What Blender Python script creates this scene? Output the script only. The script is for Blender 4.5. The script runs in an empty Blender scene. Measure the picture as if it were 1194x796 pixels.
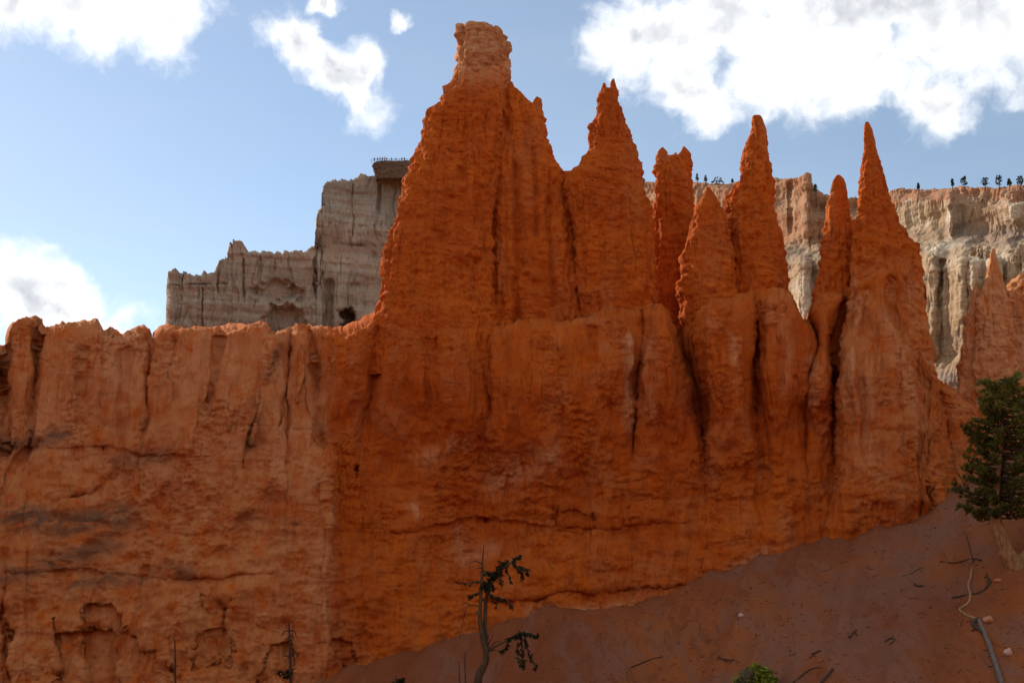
import bpy, math, random
import numpy as np
from mathutils import Vector, Matrix

random.seed(7)
RNG = np.random.default_rng(11)
scene = bpy.context.scene
COL = scene.collection

# ------------------------------------------------------------------ camera
CAMZ, PITCH = 1.7, math.radians(10)
W0, H0, FPX = 1194.0, 796.0, 1280.0
cam_d = bpy.data.cameras.new('camera')
cam_d.sensor_width = 36.0
cam_d.lens = 36.0 * FPX / W0
cam_d.clip_end = 8000
cam = bpy.data.objects.new('camera', cam_d)
cam.location = (0, 0, CAMZ)
cam.rotation_euler = (math.pi / 2 + PITCH, 0, 0)
COL.objects.link(cam)
scene.camera = cam

# ------------------------------------------------------------------ sun, sky, exposure
SUN_AZ, SUN_EL = math.radians(-49), math.radians(28.5)
sun_d = bpy.data.lights.new('sun', 'SUN')
sun_d.energy = 4.4
sun_d.angle = math.radians(0.5)
sun_d.color = (1.0, 0.94, 0.85)
sun = bpy.data.objects.new('sun', sun_d)
COL.objects.link(sun)
sdir = Vector((math.sin(SUN_AZ) * math.cos(SUN_EL), math.cos(SUN_AZ) * math.cos(SUN_EL), math.sin(SUN_EL)))
sun.rotation_euler = sdir.to_track_quat('Z', 'Y').to_euler()
sun.location = (-60, 40, 60)

vs = scene.view_settings
vs.view_transform = 'Standard'
vs.look = 'None'
vs.exposure = 0.34
vs.gamma = 1.0
vs.use_curve_mapping = False

world = bpy.data.worlds.new("World")
scene.world = world
world.use_nodes = True
wn, wl = world.node_tree.nodes, world.node_tree.links
SKY_STRENGTH = 0.118


def azel(px, py):
    """direction in the sky (azimuth, elevation in degrees) seen at a photo pixel"""
    x, y = (px - W0 / 2) / FPX, (H0 / 2 - py) / FPX
    d = Vector((x, math.cos(PITCH) - y * math.sin(PITCH), math.sin(PITCH) + y * math.cos(PITCH)))
    return math.degrees(math.atan2(d.x, d.y)), math.degrees(math.atan2(d.z, math.hypot(d.x, d.y)))


def build_sky():
    bg = wn['Background']
    bg.inputs[1].default_value = SKY_STRENGTH
    sky = wn.new('ShaderNodeTexSky')
    sky.sky_type = 'NISHITA'
    sky.sun_disc = False
    sky.sun_elevation = SUN_EL
    sky.sun_rotation = SUN_AZ
    sky.altitude = 300
    sky.air_density = 1.0
    sky.dust_density = .2
    sky.ozone_density = 1.0

    def M(op, a, b=None, c=None, clamp=False):
        n = wn.new('ShaderNodeMath')
        n.operation = op
        n.use_clamp = clamp
        for i, v in enumerate((a, b, c)):
            if v is None:
                continue
            if isinstance(v, (int, float)):
                n.inputs[i].default_value = v
            else:
                wl.new(v, n.inputs[i])
        return n.outputs[0]
    tc = wn.new('ShaderNodeTexCoord')
    sep = wn.new('ShaderNodeSeparateXYZ')
    wl.new(tc.outputs['Generated'], sep.inputs[0])
    x, y, z = sep.outputs
    az = M('MULTIPLY', M('ARCTAN2', x, y), 57.29578)
    el = M('MULTIPLY', M('ARCSINE', z), 57.29578)
    comb = wn.new('ShaderNodeCombineXYZ')
    wl.new(az, comb.inputs[0])
    wl.new(el, comb.inputs[1])
    # wispy warp of the angular position
    wnz = wn.new('ShaderNodeTexNoise')
    wnz.inputs['Scale'].default_value = 0.55
    wnz.inputs['Detail'].default_value = 6
    wl.new(comb.outputs[0], wnz.inputs['Vector'])
    sub = wn.new('ShaderNodeVectorMath'); sub.operation = 'SUBTRACT'
    wl.new(wnz.outputs['Color'], sub.inputs[0]); sub.inputs[1].default_value = (.5, .5, .5)
    sc = wn.new('ShaderNodeVectorMath'); sc.operation = 'SCALE'
    wl.new(sub.outputs[0], sc.inputs[0]); sc.inputs['Scale'].default_value = 2.2
    add = wn.new('ShaderNodeVectorMath'); add.operation = 'ADD'
    wl.new(comb.outputs[0], add.inputs[0]); wl.new(sc.outputs[0], add.inputs[1])
    P = add.outputs[0]
    # cloud banks: (x, y, half-length, half-height in photo pixels, tilt deg)
    blobs = [(100, -10, 118, 48, 6), (190, 10, 45, 60, 0), (118, 38, 34, 34, 20), (10, 5, 30, 40, 0),
             (392, 82, 92, 30, -45), (345, 46, 48, 26, -12), (418, 92, 52, 38, -50),
             (466, 26, 16, 13, 0), (380, 2, 22, 12, 0),
             (880, 20, 170, 70, -4), (1060, 0, 190, 62, 0), (800, 95, 95, 40, -25), (925, 95, 105, 40, -12),
             (735, 40, 60, 48, 20), (1095, 122, 52, 32, -35), (1180, 45, 60, 36, 10), (1010, 85, 50, 45, 0),
             (40, 350, 95, 46, -25), (-20, 320, 60, 40, 0), (118, 388, 50, 22, -20),
             (960, 20, 250, 92, 0), (1130, 20, 150, 76, 4), (780, 48, 95, 52, -16), (100, 0, 130, 52, 4), (60, 360, 110, 52, -24)]
    tot = None
    for bx, by, hw, hh, rot in blobs:
        a, e = azel(bx, by)
        k = math.degrees(1 / FPX)
        mp = wn.new('ShaderNodeMapping')
        mp.vector_type = 'TEXTURE'
        mp.inputs['Location'].default_value = (a, e, 0)
        mp.inputs['Rotation'].default_value = (0, 0, math.radians(rot))
        mp.inputs['Scale'].default_value = (hw * k * 1.18, hh * k * 1.22, 1)
        wl.new(P, mp.inputs['Vector'])
        ln = wn.new('ShaderNodeVectorMath'); ln.operation = 'LENGTH'
        wl.new(mp.outputs[0], ln.inputs[0])
        v = M('SUBTRACT', 1.0, ln.outputs['Value'])
        tot = v if tot is None else M('SMOOTH_MAX', tot, v, 0.35)
    tot = M('MAXIMUM', tot, -0.9)
    fn = wn.new('ShaderNodeTexNoise')
    fn.inputs['Scale'].default_value = 0.36
    fn.inputs['Detail'].default_value = 10
    fn.inputs['Roughness'].default_value = 0.55
    wl.new(P, fn.inputs['Vector'])
    dens = M('ADD', M('MULTIPLY', tot, 1.45), M('MULTIPLY', M('SUBTRACT', fn.outputs['Fac'], 0.5), 2.3))
    # broken clouds over the rest of the sky, unseen, thickened to brighten the wall
    gn = wn.new('ShaderNodeTexNoise')
    gn.inputs['Scale'].default_value = 2.6
    gn.inputs['Detail'].default_value = 9
    gn.inputs['Roughness'].default_value = 0.55
    wl.new(tc.outputs['Generated'], gn.inputs['Vector'])
    rest = M('MULTIPLY', M('SUBTRACT', gn.outputs['Fac'], 0.44), 5.0)
    rest = M('SUBTRACT', rest, M('MULTIPLY', M('GREATER_THAN', y, 0.55), 5.0))
    dens = M('MAXIMUM', dens, rest)
    mr = wn.new('ShaderNodeMapRange'); mr.interpolation_type = 'SMOOTHSTEP'
    mr.inputs['From Min'].default_value = 0.0
    mr.inputs['From Max'].default_value = 1.0
    wl.new(dens, mr.inputs['Value'])
    mask = M('MULTIPLY', mr.outputs[0], M('GREATER_THAN', z, 0.0))
    # inside tone of the clouds: white rims, faintly grey thick middles
    tn = wn.new('ShaderNodeTexNoise')
    tn.inputs['Scale'].default_value = 0.16
    tn.inputs['Detail'].default_value = 7
    wl.new(P, tn.inputs['Vector'])
    shade = wn.new('ShaderNodeMapRange')
    shade.inputs['From Min'].default_value = 0.75
    shade.inputs['From Max'].default_value = 1.6
    wl.new(M('ADD', dens, M('MULTIPLY', M('SUBTRACT', tn.outputs['Fac'], 0.5), 1.3)), shade.inputs['Value'])
    cm = wn.new('ShaderNodeMix'); cm.data_type = 'RGBA'
    wl.new(shade.outputs[0], cm.inputs['Factor'])
    k = 1 / SKY_STRENGTH
    cm.inputs['A'].default_value = (1.0 * k, 1.01 * k, 1.02 * k, 1)
    cm.inputs['B'].default_value = (0.54 * k, 0.56 * k, 0.60 * k, 1)
    vm = wn.new('ShaderNodeMapping')
    vm.inputs['Scale'].default_value = (.05, .16, 1)
    vm.inputs['Rotation'].default_value = (0, 0, .5)
    wl.new(comb.outputs[0], vm.inputs['Vector'])
    vn = wn.new('ShaderNodeTexNoise')
    vn.inputs['Scale'].default_value = 1.0
    vn.inputs['Detail'].default_value = 8
    wl.new(vm.outputs[0], vn.inputs['Vector'])
    vf = M('ADD', .14, M('MULTIPLY', M('SUBTRACT', vn.outputs['Fac'], .35), .55), clamp=True)
    veil = wn.new('ShaderNodeMix'); veil.data_type = 'RGBA'
    wl.new(vf, veil.inputs['Factor'])
    wl.new(sky.outputs[0], veil.inputs['A'])
    veil.inputs['B'].default_value = (.50 * k, .56 * k, .62 * k, 1)
    mx = wn.new('ShaderNodeMix'); mx.data_type = 'RGBA'
    wl.new(mask, mx.inputs['Factor'])
    wl.new(veil.outputs['Result'], mx.inputs['A'])
    wl.new(cm.outputs['Result'], mx.inputs['B'])
    wl.new(mx.outputs['Result'], bg.inputs[0])


build_sky()


# ------------------------------------------------------------------ helpers
def U(px, py, Y):
    """world point that the camera sees at photo pixel (px, py) when it stands at distance Y"""
    px, py, Y = np.broadcast_arrays(np.asarray(px, float), np.asarray(py, float), np.asarray(Y, float))
    xr, yr = (px - W0 / 2) / FPX, (H0 / 2 - py) / FPX
    dy = math.cos(PITCH) - yr * math.sin(PITCH)
    dz = math.sin(PITCH) + yr * math.cos(PITCH)
    t = Y / dy
    return np.stack([xr * t, Y, CAMZ + dz * t], -1)


_perm = RNG.permutation(256).astype(np.int32)
_perm = np.concatenate([_perm, _perm, _perm])
_grad = RNG.normal(size=(768, 3)).astype(np.float32)
_grad /= np.linalg.norm(_grad, axis=1, keepdims=True)


def perlin(P):
    P = np.asarray(P, np.float32)
    F = np.floor(P)
    I = F.astype(np.int32) & 255
    f = P - F
    w = f * f * f * (f * (f * 6 - 15) + 10)
    res = 0
    for dx in (0, 1):
        a = _perm[(I[..., 0] + dx)]
        wx = w[..., 0] if dx else 1 - w[..., 0]
        for dy in (0, 1):
            b = _perm[a + ((I[..., 1] + dy) & 255)]
            wy = w[..., 1] if dy else 1 - w[..., 1]
            for dz in (0, 1):
                g = _grad[_perm[b + ((I[..., 2] + dz) & 255)]]
                wz = w[..., 2] if dz else 1 - w[..., 2]
                d = g[..., 0] * (f[..., 0] - dx) + g[..., 1] * (f[..., 1] - dy) + g[..., 2] * (f[..., 2] - dz)
                res = res + wx * wy * wz * d
    return res * 1.5


def fbm(P, scale, octv=3, gain=.5):
    s = np.asarray(scale, np.float32)
    out, a, k = 0, 1.0, 1.0
    for i in range(octv):
        out = out + a * perlin(P / s * k + 17.3 * i)
        a *= gain
        k *= 2.03
    return out


def ridged(P, scale, octv=2, gain=.5):
    s = np.asarray(scale, np.float32)
    out, a, k = 0, 1.0, 1.0
    for i in range(octv):
        out = out + a * (1 - 2.2 * np.abs(perlin(P / s * k + 9.1 * i)))
        a *= gain
        k *= 2.03
    return out


def sstep(a, b, x):
    t = np.clip((x - a) / (b - a), 0, 1)
    return t * t * (3 - 2 * t)


def tab(t, table):
    a = np.array(table, float)
    return np.interp(t, a[:, 0], a[:, 1])


def tag(o, label=None, cat=None, group=None, kind=None):
    if label: o['label'] = label
    if cat: o['category'] = cat
    if group: o['group'] = group
    if kind: o['kind'] = kind
    return o


def empty(name, loc, label, cat, group=None):
    o = bpy.data.objects.new(name, None)
    o.location = loc
    COL.objects.link(o)
    return tag(o, label, cat, group)


def mesh_obj(name, V, faces, mat, parent=None, smooth=True, attrs=None, origin=None):
    """V (n,3) world coordinates; faces (m,4) or (m,3) index array"""
    V = np.asarray(V, np.float32).reshape(-1, 3)
    faces = np.asarray(faces, np.int32)
    off = Vector((0, 0, 0))
    if parent is not None:
        off = parent.location.copy()
        q = parent.parent
        while q is not None:
            off += q.location
            q = q.parent
    loc = Vector((0, 0, 0))
    if origin is not None:
        loc = Vector(origin) - off
    V = V - np.array(off + loc, np.float32)
    me = bpy.data.meshes.new(name)
    k = faces.shape[1]
    me.vertices.add(len(V)); me.vertices.foreach_set('co', V.ravel())
    me.loops.add(faces.size); me.loops.foreach_set('vertex_index', faces.ravel())
    me.polygons.add(len(faces)); me.polygons.foreach_set('loop_start', np.arange(0, faces.size, k, dtype=np.int32))
    me.polygons.foreach_set('use_smooth', np.full(len(faces), smooth, dtype=bool))
    me.update(calc_edges=True)
    for an, av in (attrs or {}).items():
        at = me.attributes.new(an, 'FLOAT', 'POINT')
        at.data.foreach_set('value', np.asarray(av, np.float32).ravel())
    me.materials.append(mat)
    o = bpy.data.objects.new(name, me)
    o.location = loc
    COL.objects.link(o)
    if parent is not None:
        o.parent = parent
    return o


def grid_faces(R, C, wrap=False, flip=False):
    r, c = np.meshgrid(np.arange(R - 1), np.arange(C if wrap else C - 1), indexing='ij')
    c2 = (c + 1) % C
    f = np.stack([r * C + c, r * C + c2, (r + 1) * C + c2, (r + 1) * C + c], -1).reshape(-1, 4)
    return f[:, ::-1] if flip else f


def grid_normals(G, wrap=False):
    du = np.empty_like(G); dv = np.gradient(G, axis=0)
    if wrap:
        du = np.roll(G, -1, 1) - np.roll(G, 1, 1)
    else:
        du = np.gradient(G, axis=1)
    n = np.cross(du, dv)
    return n / (np.linalg.norm(n, axis=-1, keepdims=True) + 1e-9)


def tube(path, radii, sides=7, wob=0.0, seed=0):
    """vertices, faces of a tapered tube through world points"""
    rg = random.Random(seed)
    P = [Vector(p) for p in path]
    n = len(P)
    if isinstance(radii, (int, float)): radii = [radii] * n
    V, F = [], []
    prev = None
    for i in range(n):
        t = (P[min(i + 1, n - 1)] - P[max(i - 1, 0)]).normalized()
        ref = prev if prev is not None else (Vector((1, 0, 0)) if abs(t.x) < .8 else Vector((0, 1, 0)))
        u = (ref - t * ref.dot(t)).normalized()
        prev = u
        v = t.cross(u)
        for k in range(sides):
            a = 2 * math.pi * k / sides
            r = radii[i] * (1 + rg.uniform(-wob, wob))
            V.append(P[i] + (u * math.cos(a) + v * math.sin(a)) * r)
    for i in range(n - 1):
        for k in range(sides):
            a, b = i * sides + k, i * sides + (k + 1) % sides
            F.append((a, b, b + sides, a + sides))
    for base, rev in ((0, True), ((n - 1) * sides, False)):
        ci = len(V)
        V.append(P[0] if rev else P[-1])
        for k in range(sides):
            a, b = base + k, base + (k + 1) % sides
            F.append((b, a, ci, ci) if rev else (a, b, ci, ci))
    return V, F


def smooth_path(pts, n=6):
    """Catmull-Rom through points"""
    P = [Vector(p) for p in pts]
    if len(P) < 3: return P
    out = []
    for i in range(len(P) - 1):
        p0, p1, p2, p3 = P[max(i - 1, 0)], P[i], P[i + 1], P[min(i + 2, len(P) - 1)]
        for k in range(n):
            t = k / n
            out.append(0.5 * ((2 * p1) + (p2 - p0) * t + (2 * p0 - 5 * p1 + 4 * p2 - p3) * t * t + (3 * p1 - p0 - 3 * p2 + p3) * t ** 3))
    out.append(P[-1])
    return out


class MB:
    def __init__(s):
        s.v, s.f, s.a = [], [], []

    def add(s, V, F, a=0.0):
        o = len(s.v)
        s.v += [tuple(p) for p in V]
        for f in F:
            g = [i + o for i in f]
            s.f.append(g)
        s.a += [a] * len(V)

    def tube(s, pts, r0, r1, sides=7, n=5, wob=.08, a=0.0):
        p = smooth_path(pts, n)
        m = len(p)
        s.add(*tube(p, [r0 + (r1 - r0) * i / max(m - 1, 1) for i in range(m)], sides, wob, len(s.v)), a)

    def build(s, name, mat, parent=None, smooth=True, origin=None):
        off = Vector((0, 0, 0))
        q = parent
        while q is not None:
            off += q.location; q = q.parent
        loc = Vector(origin) - off if origin is not None else Vector((0, 0, 0))
        sh = off + loc
        me = bpy.data.meshes.new(name)
        fs = []
        for f in s.f:
            g = []
            for i in f:
                if i not in g: g.append(i)
            fs.append(g)
        me.from_pydata([Vector(v) - sh for v in s.v], [], fs)
        at = me.attributes.new('tone', 'FLOAT', 'POINT')
        at.data.foreach_set('value', np.array(s.a, np.float32))
        if smooth:
            me.polygons.foreach_set('use_smooth', [True] * len(me.polygons))
        me.materials.append(mat)
        me.update()
        o = bpy.data.objects.new(name, me)
        o.location = loc
        COL.objects.link(o)
        if parent is not None: o.parent = parent
        return o


# ------------------------------------------------------------------ materials
class NT:
    def __init__(s, name):
        s.m = bpy.data.materials.new(name)
        s.m.use_nodes = True
        s.n, s.l = s.m.node_tree.nodes, s.m.node_tree.links
        s.b = s.n['Principled BSDF']
        s.b.inputs['Roughness'].default_value = 0.95
        s.b.inputs['Specular IOR Level'].default_value = 0.12
        g = s.n.new('ShaderNodeNewGeometry')
        s.pos = g.outputs['Position']

    def set(s, sock, v):
        if isinstance(v, bpy.types.NodeSocket): s.l.new(v, sock)
        elif isinstance(v, tuple) and len(v) == 3 and sock.type == 'RGBA': sock.default_value = (*v, 1)
        else: sock.default_value = v

    def map(s, scale, loc=(0, 0, 0)):
        n = s.n.new('ShaderNodeMapping')
        n.inputs['Scale'].default_value = scale
        n.inputs['Location'].default_value = loc
        s.l.new(s.pos, n.inputs[0])
        return n.outputs[0]

    def noise(s, scale, detail=5, rough=.55, vec=None, dist=0.0):
        n = s.n.new('ShaderNodeTexNoise')
        n.inputs['Scale'].default_value = scale
        n.inputs['Detail'].default_value = detail
        n.inputs['Roughness'].default_value = rough
        n.inputs['Distortion'].default_value = dist
        s.l.new(vec if vec is not None else s.pos, n.inputs['Vector'])
        return n.outputs['Fac']

    def ramp(s, fac, lo, hi):
        n = s.n.new('ShaderNodeMapRange')
        n.interpolation_type = 'SMOOTHSTEP'
        s.l.new(fac, n.inputs['Value'])
        n.inputs['From Min'].default_value = lo
        n.inputs['From Max'].default_value = hi
        return n.outputs[0]

    def math(s, op, a, b):
        n = s.n.new('ShaderNodeMath'); n.operation = op
        s.set(n.inputs[0], a); s.set(n.inputs[1], b)
        return n.outputs[0]

    def mix(s, f, a, b):
        n = s.n.new('ShaderNodeMix'); n.data_type = 'RGBA'
        s.set(n.inputs['Factor'], f); s.set(n.inputs['A'], a); s.set(n.inputs['B'], b)
        return n.outputs['Result']

    def attr(s, name):
        n = s.n.new('ShaderNodeAttribute'); n.attribute_name = name
        return n.outputs['Fac']

    def bump(s, h, dist, strength=.6, prev=None):
        n = s.n.new('ShaderNodeBump')
        n.inputs['Strength'].default_value = strength
        n.inputs['Distance'].default_value = dist
        s.l.new(h, n.inputs['Height'])
        if prev is not None: s.l.new(prev, n.inputs['Normal'])
        return n.outputs[0]

    def done(s, col, nrm=None):
        s.set(s.b.inputs['Base Color'], col)
        if nrm is not None: s.l.new(nrm, s.b.inputs['Normal'])
        return s.m


def red_rock():
    t = NT('red_rock')
    big = t.noise(.22, 5)
    mid = t.noise(1.1, 6, .6)
    vert = t.noise(1.0, 6, .6, t.map((2.2, 2.2, .16)), .4)
    fine = t.noise(6.0, 5, .65)
    c = t.mix(t.ramp(big, .35, .65), (.64, .110, .006), (.76, .160, .010))
    c = t.mix(t.math('MULTIPLY', t.ramp(mid, .42, .72), .5), c, (.52, .105, .010))
    c = t.mix(t.math('MULTIPLY', t.ramp(vert, .47, .68), .5), c, (.46, .075, .007))
    v2 = t.noise(1.0, 7, .68, t.map((4.5, 4.5, .5), (9, 2, 4)), .6)
    c = t.mix(t.math('MULTIPLY', t.ramp(v2, .52, .70), .45), c, (.38, .060, .007))
    c = t.mix(t.math('MULTIPLY', t.attr('pink'), t.ramp(mid, .25, .7)), c, (.76, .30, .105))
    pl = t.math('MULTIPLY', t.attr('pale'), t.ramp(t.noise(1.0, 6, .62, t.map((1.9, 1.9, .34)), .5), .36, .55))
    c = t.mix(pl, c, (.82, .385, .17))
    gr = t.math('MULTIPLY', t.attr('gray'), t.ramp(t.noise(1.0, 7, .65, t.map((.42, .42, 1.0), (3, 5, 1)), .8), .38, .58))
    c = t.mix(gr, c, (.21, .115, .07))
    c = t.mix(t.math('MULTIPLY', t.ramp(fine, .55, .8), .4), c, (.82, .23, .035))
    sp = t.noise(1.0, 5, .7, t.map((17, 17, 7)))
    c = t.mix(t.math('MULTIPLY', t.ramp(sp, .54, .70), .4), c, (.30, .055, .008))
    c = t.mix(t.math('MULTIPLY', t.ramp(sp, .46, .30), .4), c, (.86, .26, .055))
    nb = t.bump(t.noise(1.0, 7, .7, t.map((5.5, 5.5, 1.3)), .3), .30, .95)
    nb = t.bump(t.noise(8.0, 6, .72), .12, .8, nb)
    nb = t.bump(t.noise(22.0, 4, .75), .04, .9, nb)
    return t.done(c, nb)


def cap_rock():
    t = NT('pale_cap_rock')
    c = t.mix(t.ramp(t.noise(.9, 6, .65), .35, .65), (.46, .17, .055), (.56, .27, .12))
    c = t.mix(t.math('MULTIPLY', t.ramp(t.noise(2.5, 6, .65), .5, .75), .6), c, (.28, .11, .045))
    nb = t.bump(t.noise(3.0, 7, .7), .2, .8)
    return t.done(c, nb)


def far_rock(name, cols, zs, sc=1.0, stain=(.20, .15, .12), stain_amt=.55):
    """banded limestone: colours by height above the ground with noisy beds"""
    t = NT(name)
    sep = t.n.new('ShaderNodeSeparateXYZ'); t.l.new(t.pos, sep.inputs[0])
    z = sep.outputs[2]
    wob = t.math('MULTIPLY', t.math('SUBTRACT', t.noise(.012 * sc, 5), .5), 22 / sc)
    zz = t.math('ADD', z, wob)
    n = t.n.new('ShaderNodeMapRange')
    t.l.new(zz, n.inputs['Value'])
    n.inputs['From Min'].default_value = zs[0]; n.inputs['From Max'].default_value = zs[-1]
    r = t.n.new('ShaderNodeValToRGB')
    el = r.color_ramp.elements
    while len(el) < len(cols): el.new(.5)
    for e, c, q in zip(el, cols, zs):
        e.position = (q - zs[0]) / (zs[-1] - zs[0]); e.color = (*c, 1)
    t.l.new(n.outputs[0], r.inputs[0])
    c = r.outputs[0]
    beds = t.noise(1.0, 4, .6, t.map((.012, .012, .33 * sc)), .2)
    c = t.mix(t.math('MULTIPLY', t.ramp(beds, .50, .66), .55), c, (.27, .19, .14))
    vert = t.noise(1.0, 6, .65, t.map((.22 * sc, .22 * sc, .018 * sc)), .4)
    c = t.mix(t.math('MULTIPLY', t.ramp(vert, .50, .72), stain_amt), c, stain)
    c = t.mix(t.math('MULTIPLY', t.attr('pale'), t.ramp(t.noise(.12, 5), .3, .6)), c, (.60, .49, .36))
    c = t.mix(t.math('MULTIPLY', t.attr('gray'), t.ramp(t.noise(.2, 5), .2, .6)), c, (.24, .175, .135))
    c = t.mix(t.math('MULTIPLY', t.attr('pink'), t.ramp(t.noise(.1, 5), .15, .6)), c, (.36, .155, .075))
    pat = t.noise(.05 * sc, 6, .6)
    c = t.mix(t.math('MULTIPLY', t.ramp(pat, .5, .75), .5), c, (.42, .24, .13))
    nb = t.bump(t.noise(1.0, 6, .65, t.map((.5, .5, .18))), 1.6, .8)
    nb = t.bump(t.noise(1.0, 5, .6, t.map((.12, .12, 1.1))), .9, .7, nb)
    return t.done(c, nb)


def soil():
    t = NT('talus_soil')
    rib = t.noise(1.0, 6, .6, t.map((.55, .16, .3)), .6)
    c = t.mix(t.ramp(t.noise(.10, 5), .38, .62), (.25, .070, .024), (.34, .098, .026))
    c = t.mix(t.math('MULTIPLY', t.ramp(rib, .44, .64), .75), c, (.26, .115, .068))
    rb2 = t.noise(1.0, 6, .65, t.map((2.2, .5, .8), (4, 2, 0)), .8)
    c = t.mix(t.math('MULTIPLY', t.ramp(rb2, .50, .66), .6), c, (.19, .058, .022))
    c = t.mix(t.math('MULTIPLY', t.attr('dust'), t.ramp(t.noise(.5, 5), .3, .65)), c, (.26, .112, .066))
    c = t.mix(t.math('MULTIPLY', t.ramp(t.noise(14, 4, .7), .58, .72), .7), c, (.45, .24, .15))
    c = t.mix(t.math('MULTIPLY', t.ramp(t.noise(9, 4, .7), .60, .75), .6), c, (.13, .05, .03))
    nb = t.bump(t.noise(4, 7, .75), .12, .7)
    nb = t.bump(t.noise(16, 4, .7), .03, .8, nb)
    return t.done(c, nb)


def simple(name, a, b, scale=8, bump=.02, stretch=(1, 1, 1), rough=.9):
    t = NT(name)
    n = t.noise(scale, 5, .6, t.map(stretch))
    c = t.mix(t.ramp(n, .35, .65), a, b)
    t.b.inputs['Roughness'].default_value = rough
    return t.done(c, t.bump(n, bump, .8))


def leafy(name, a, b):
    t = NT(name)
    c = t.mix(t.attr('tone'), a, b)
    t.b.inputs['Roughness'].default_value = .6
    return t.done(c)


M_RED = red_rock()
M_CAP = cap_rock()
M_SOIL = soil()
M_GREYCLIFF = far_rock('grey_limestone', [(.30, .225, .165), (.33, .24, .17), (.40, .30, .215), (.34, .235, .165), (.44, .33, .24), (.34, .20, .13), (.45, .345, .255), (.33, .27, .21)],
                       [60, 78, 90, 98, 106, 110, 120, 134], 1.2, (.19, .135, .10), .7)
M_CREAMCLIFF = far_rock('cream_limestone', [(.33, .215, .12), (.37, .24, .135), (.42, .29, .17), (.36, .225, .12), (.40, .27, .155)],
                        [70, 100, 125, 145, 170], 1.0, (.22, .125, .065), .65)
M_DARKCAP = simple('dark_caprock', (.10, .065, .045), (.17, .10, .06), .6, .3, (1, 1, 2.5))
M_BARK = simple('brown_bark', (.22, .115, .05), (.36, .20, .09), 9, .03, (1, 1, .3))
M_DARKBARK = simple('dark_bark', (.05, .03, .02), (.10, .06, .04), 9, .02, (1, 1, .3))
M_GREYWOOD = simple('grey_dead_wood', (.13, .095, .075), (.20, .155, .125), 12, .02, (1, 1, .3))
M_BROWNWOOD = simple('brown_dead_wood', (.06, .036, .02), (.12, .075, .04), 9, .03, (1, 1, .3))
M_TANWOOD = simple('tan_dead_wood', (.28, .15, .07), (.36, .21, .10), 12, .02)
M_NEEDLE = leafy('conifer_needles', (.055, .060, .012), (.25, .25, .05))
M_DARKNEEDLE = leafy('dark_needles', (.012, .018, .008), (.035, .046, .016))
M_SHRUB = leafy('shrub_leaves', (.08, .12, .012), (.28, .32, .04))
M_FARTREE = leafy('far_pine_needles', (.03, .05, .025), (.07, .10, .045))
M_GRAVEL = simple('reddish_gravel', (.18, .055, .024), (.36, .14, .07), 3, .01)
M_STONE = simple('orange_stone', (.42, .16, .07), (.52, .24, .12), 6, .03)
M_PINKSTONE = simple('pink_stone', (.46, .27, .20), (.56, .36, .27), 6, .03)
M_STEEL = simple('grey_rail_metal', (.10, .10, .10), (.16, .16, .16), 5, .01)


# ------------------------------------------------------------------ ground
_contact = [(-400, 980), (-150, 925), (0, 888), (200, 838), (380, 788), (470, 770), (560, 745), (640, 716), (740, 712), (800, 690), (850, 668), (920, 642),
            (1000, 620), (1060, 604), (1115, 578), (1194, 535), (1330, 480), (1500, 440)]
_cx, _cz = [], []
for a, b in _contact:
    q = U(a, b, 60.5)
    _cx.append(float(q[0])); _cz.append(float(q[2]))
RIB = np.array([-.42, -.907])


def ground_base(x, y):
    xs = x * (1 + (60.5 - y) * .004)
    zc = np.interp(xs, _cx, _cz)
    zA = zc - .33 * (60.5 - y) - .0022 * np.clip(60.5 - y, 0, 40) ** 2 * .25
    zA = np.where(y > 60.5, zc + (-4 - zc) * sstep(61, 110, y), zA)
    zA = np.where(y < 20, -60, zA)
    zB = np.where(y > 0, -.21 * y, -.02 * y + .0065 * y * y - .000016 * np.abs(y) ** 3)
    zB = np.where(y < -120, 62, zB)
    zB = np.where(y > 60, -60, zB)
    k = 1.2
    h = np.clip(.5 + .5 * (zA - zB) / k, 0, 1)
    z = zB + (zA - zB) * h + k * h * (1 - h)
    return np.maximum(z, -28)


def ground_z(x, y):
    x, y = np.broadcast_arrays(np.asarray(x, float), np.asarray(y, float))
    z = ground_base(x, y)
    al, ac = x * RIB[0] + y * RIB[1], x * -RIB[1] + y * RIB[0]
    P = np.stack([ac, al, 0 * x], -1)
    near = sstep(5, 25, y) * sstep(90, 66, y)
    z = z + near * (.30 * ridged(P, (2.6, 18, 1), 2) + .13 * fbm(P, (1.1, 4.5, 1), 3) + .035 * fbm(P, (.35, .5, 1), 2))
    far = 1 - near
    return z + far * 1.2 * fbm(np.stack([x, y, 0 * x], -1), (26, 26, 1), 3)


def ground_hit(px, py):
    """where the line of sight through a photo pixel meets the slope"""
    Y = np.linspace(26, 62, 1400)
    q = U(px, py, Y)
    g = ground_z(q[:, 0], q[:, 1])
    b = np.nonzero(q[:, 2] < g)[0]
    i = b[0] if len(b) else int(np.argmin(np.abs(q[:, 2] - g)))
    return Vector((q[i, 0], q[i, 1], g[i]))


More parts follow.
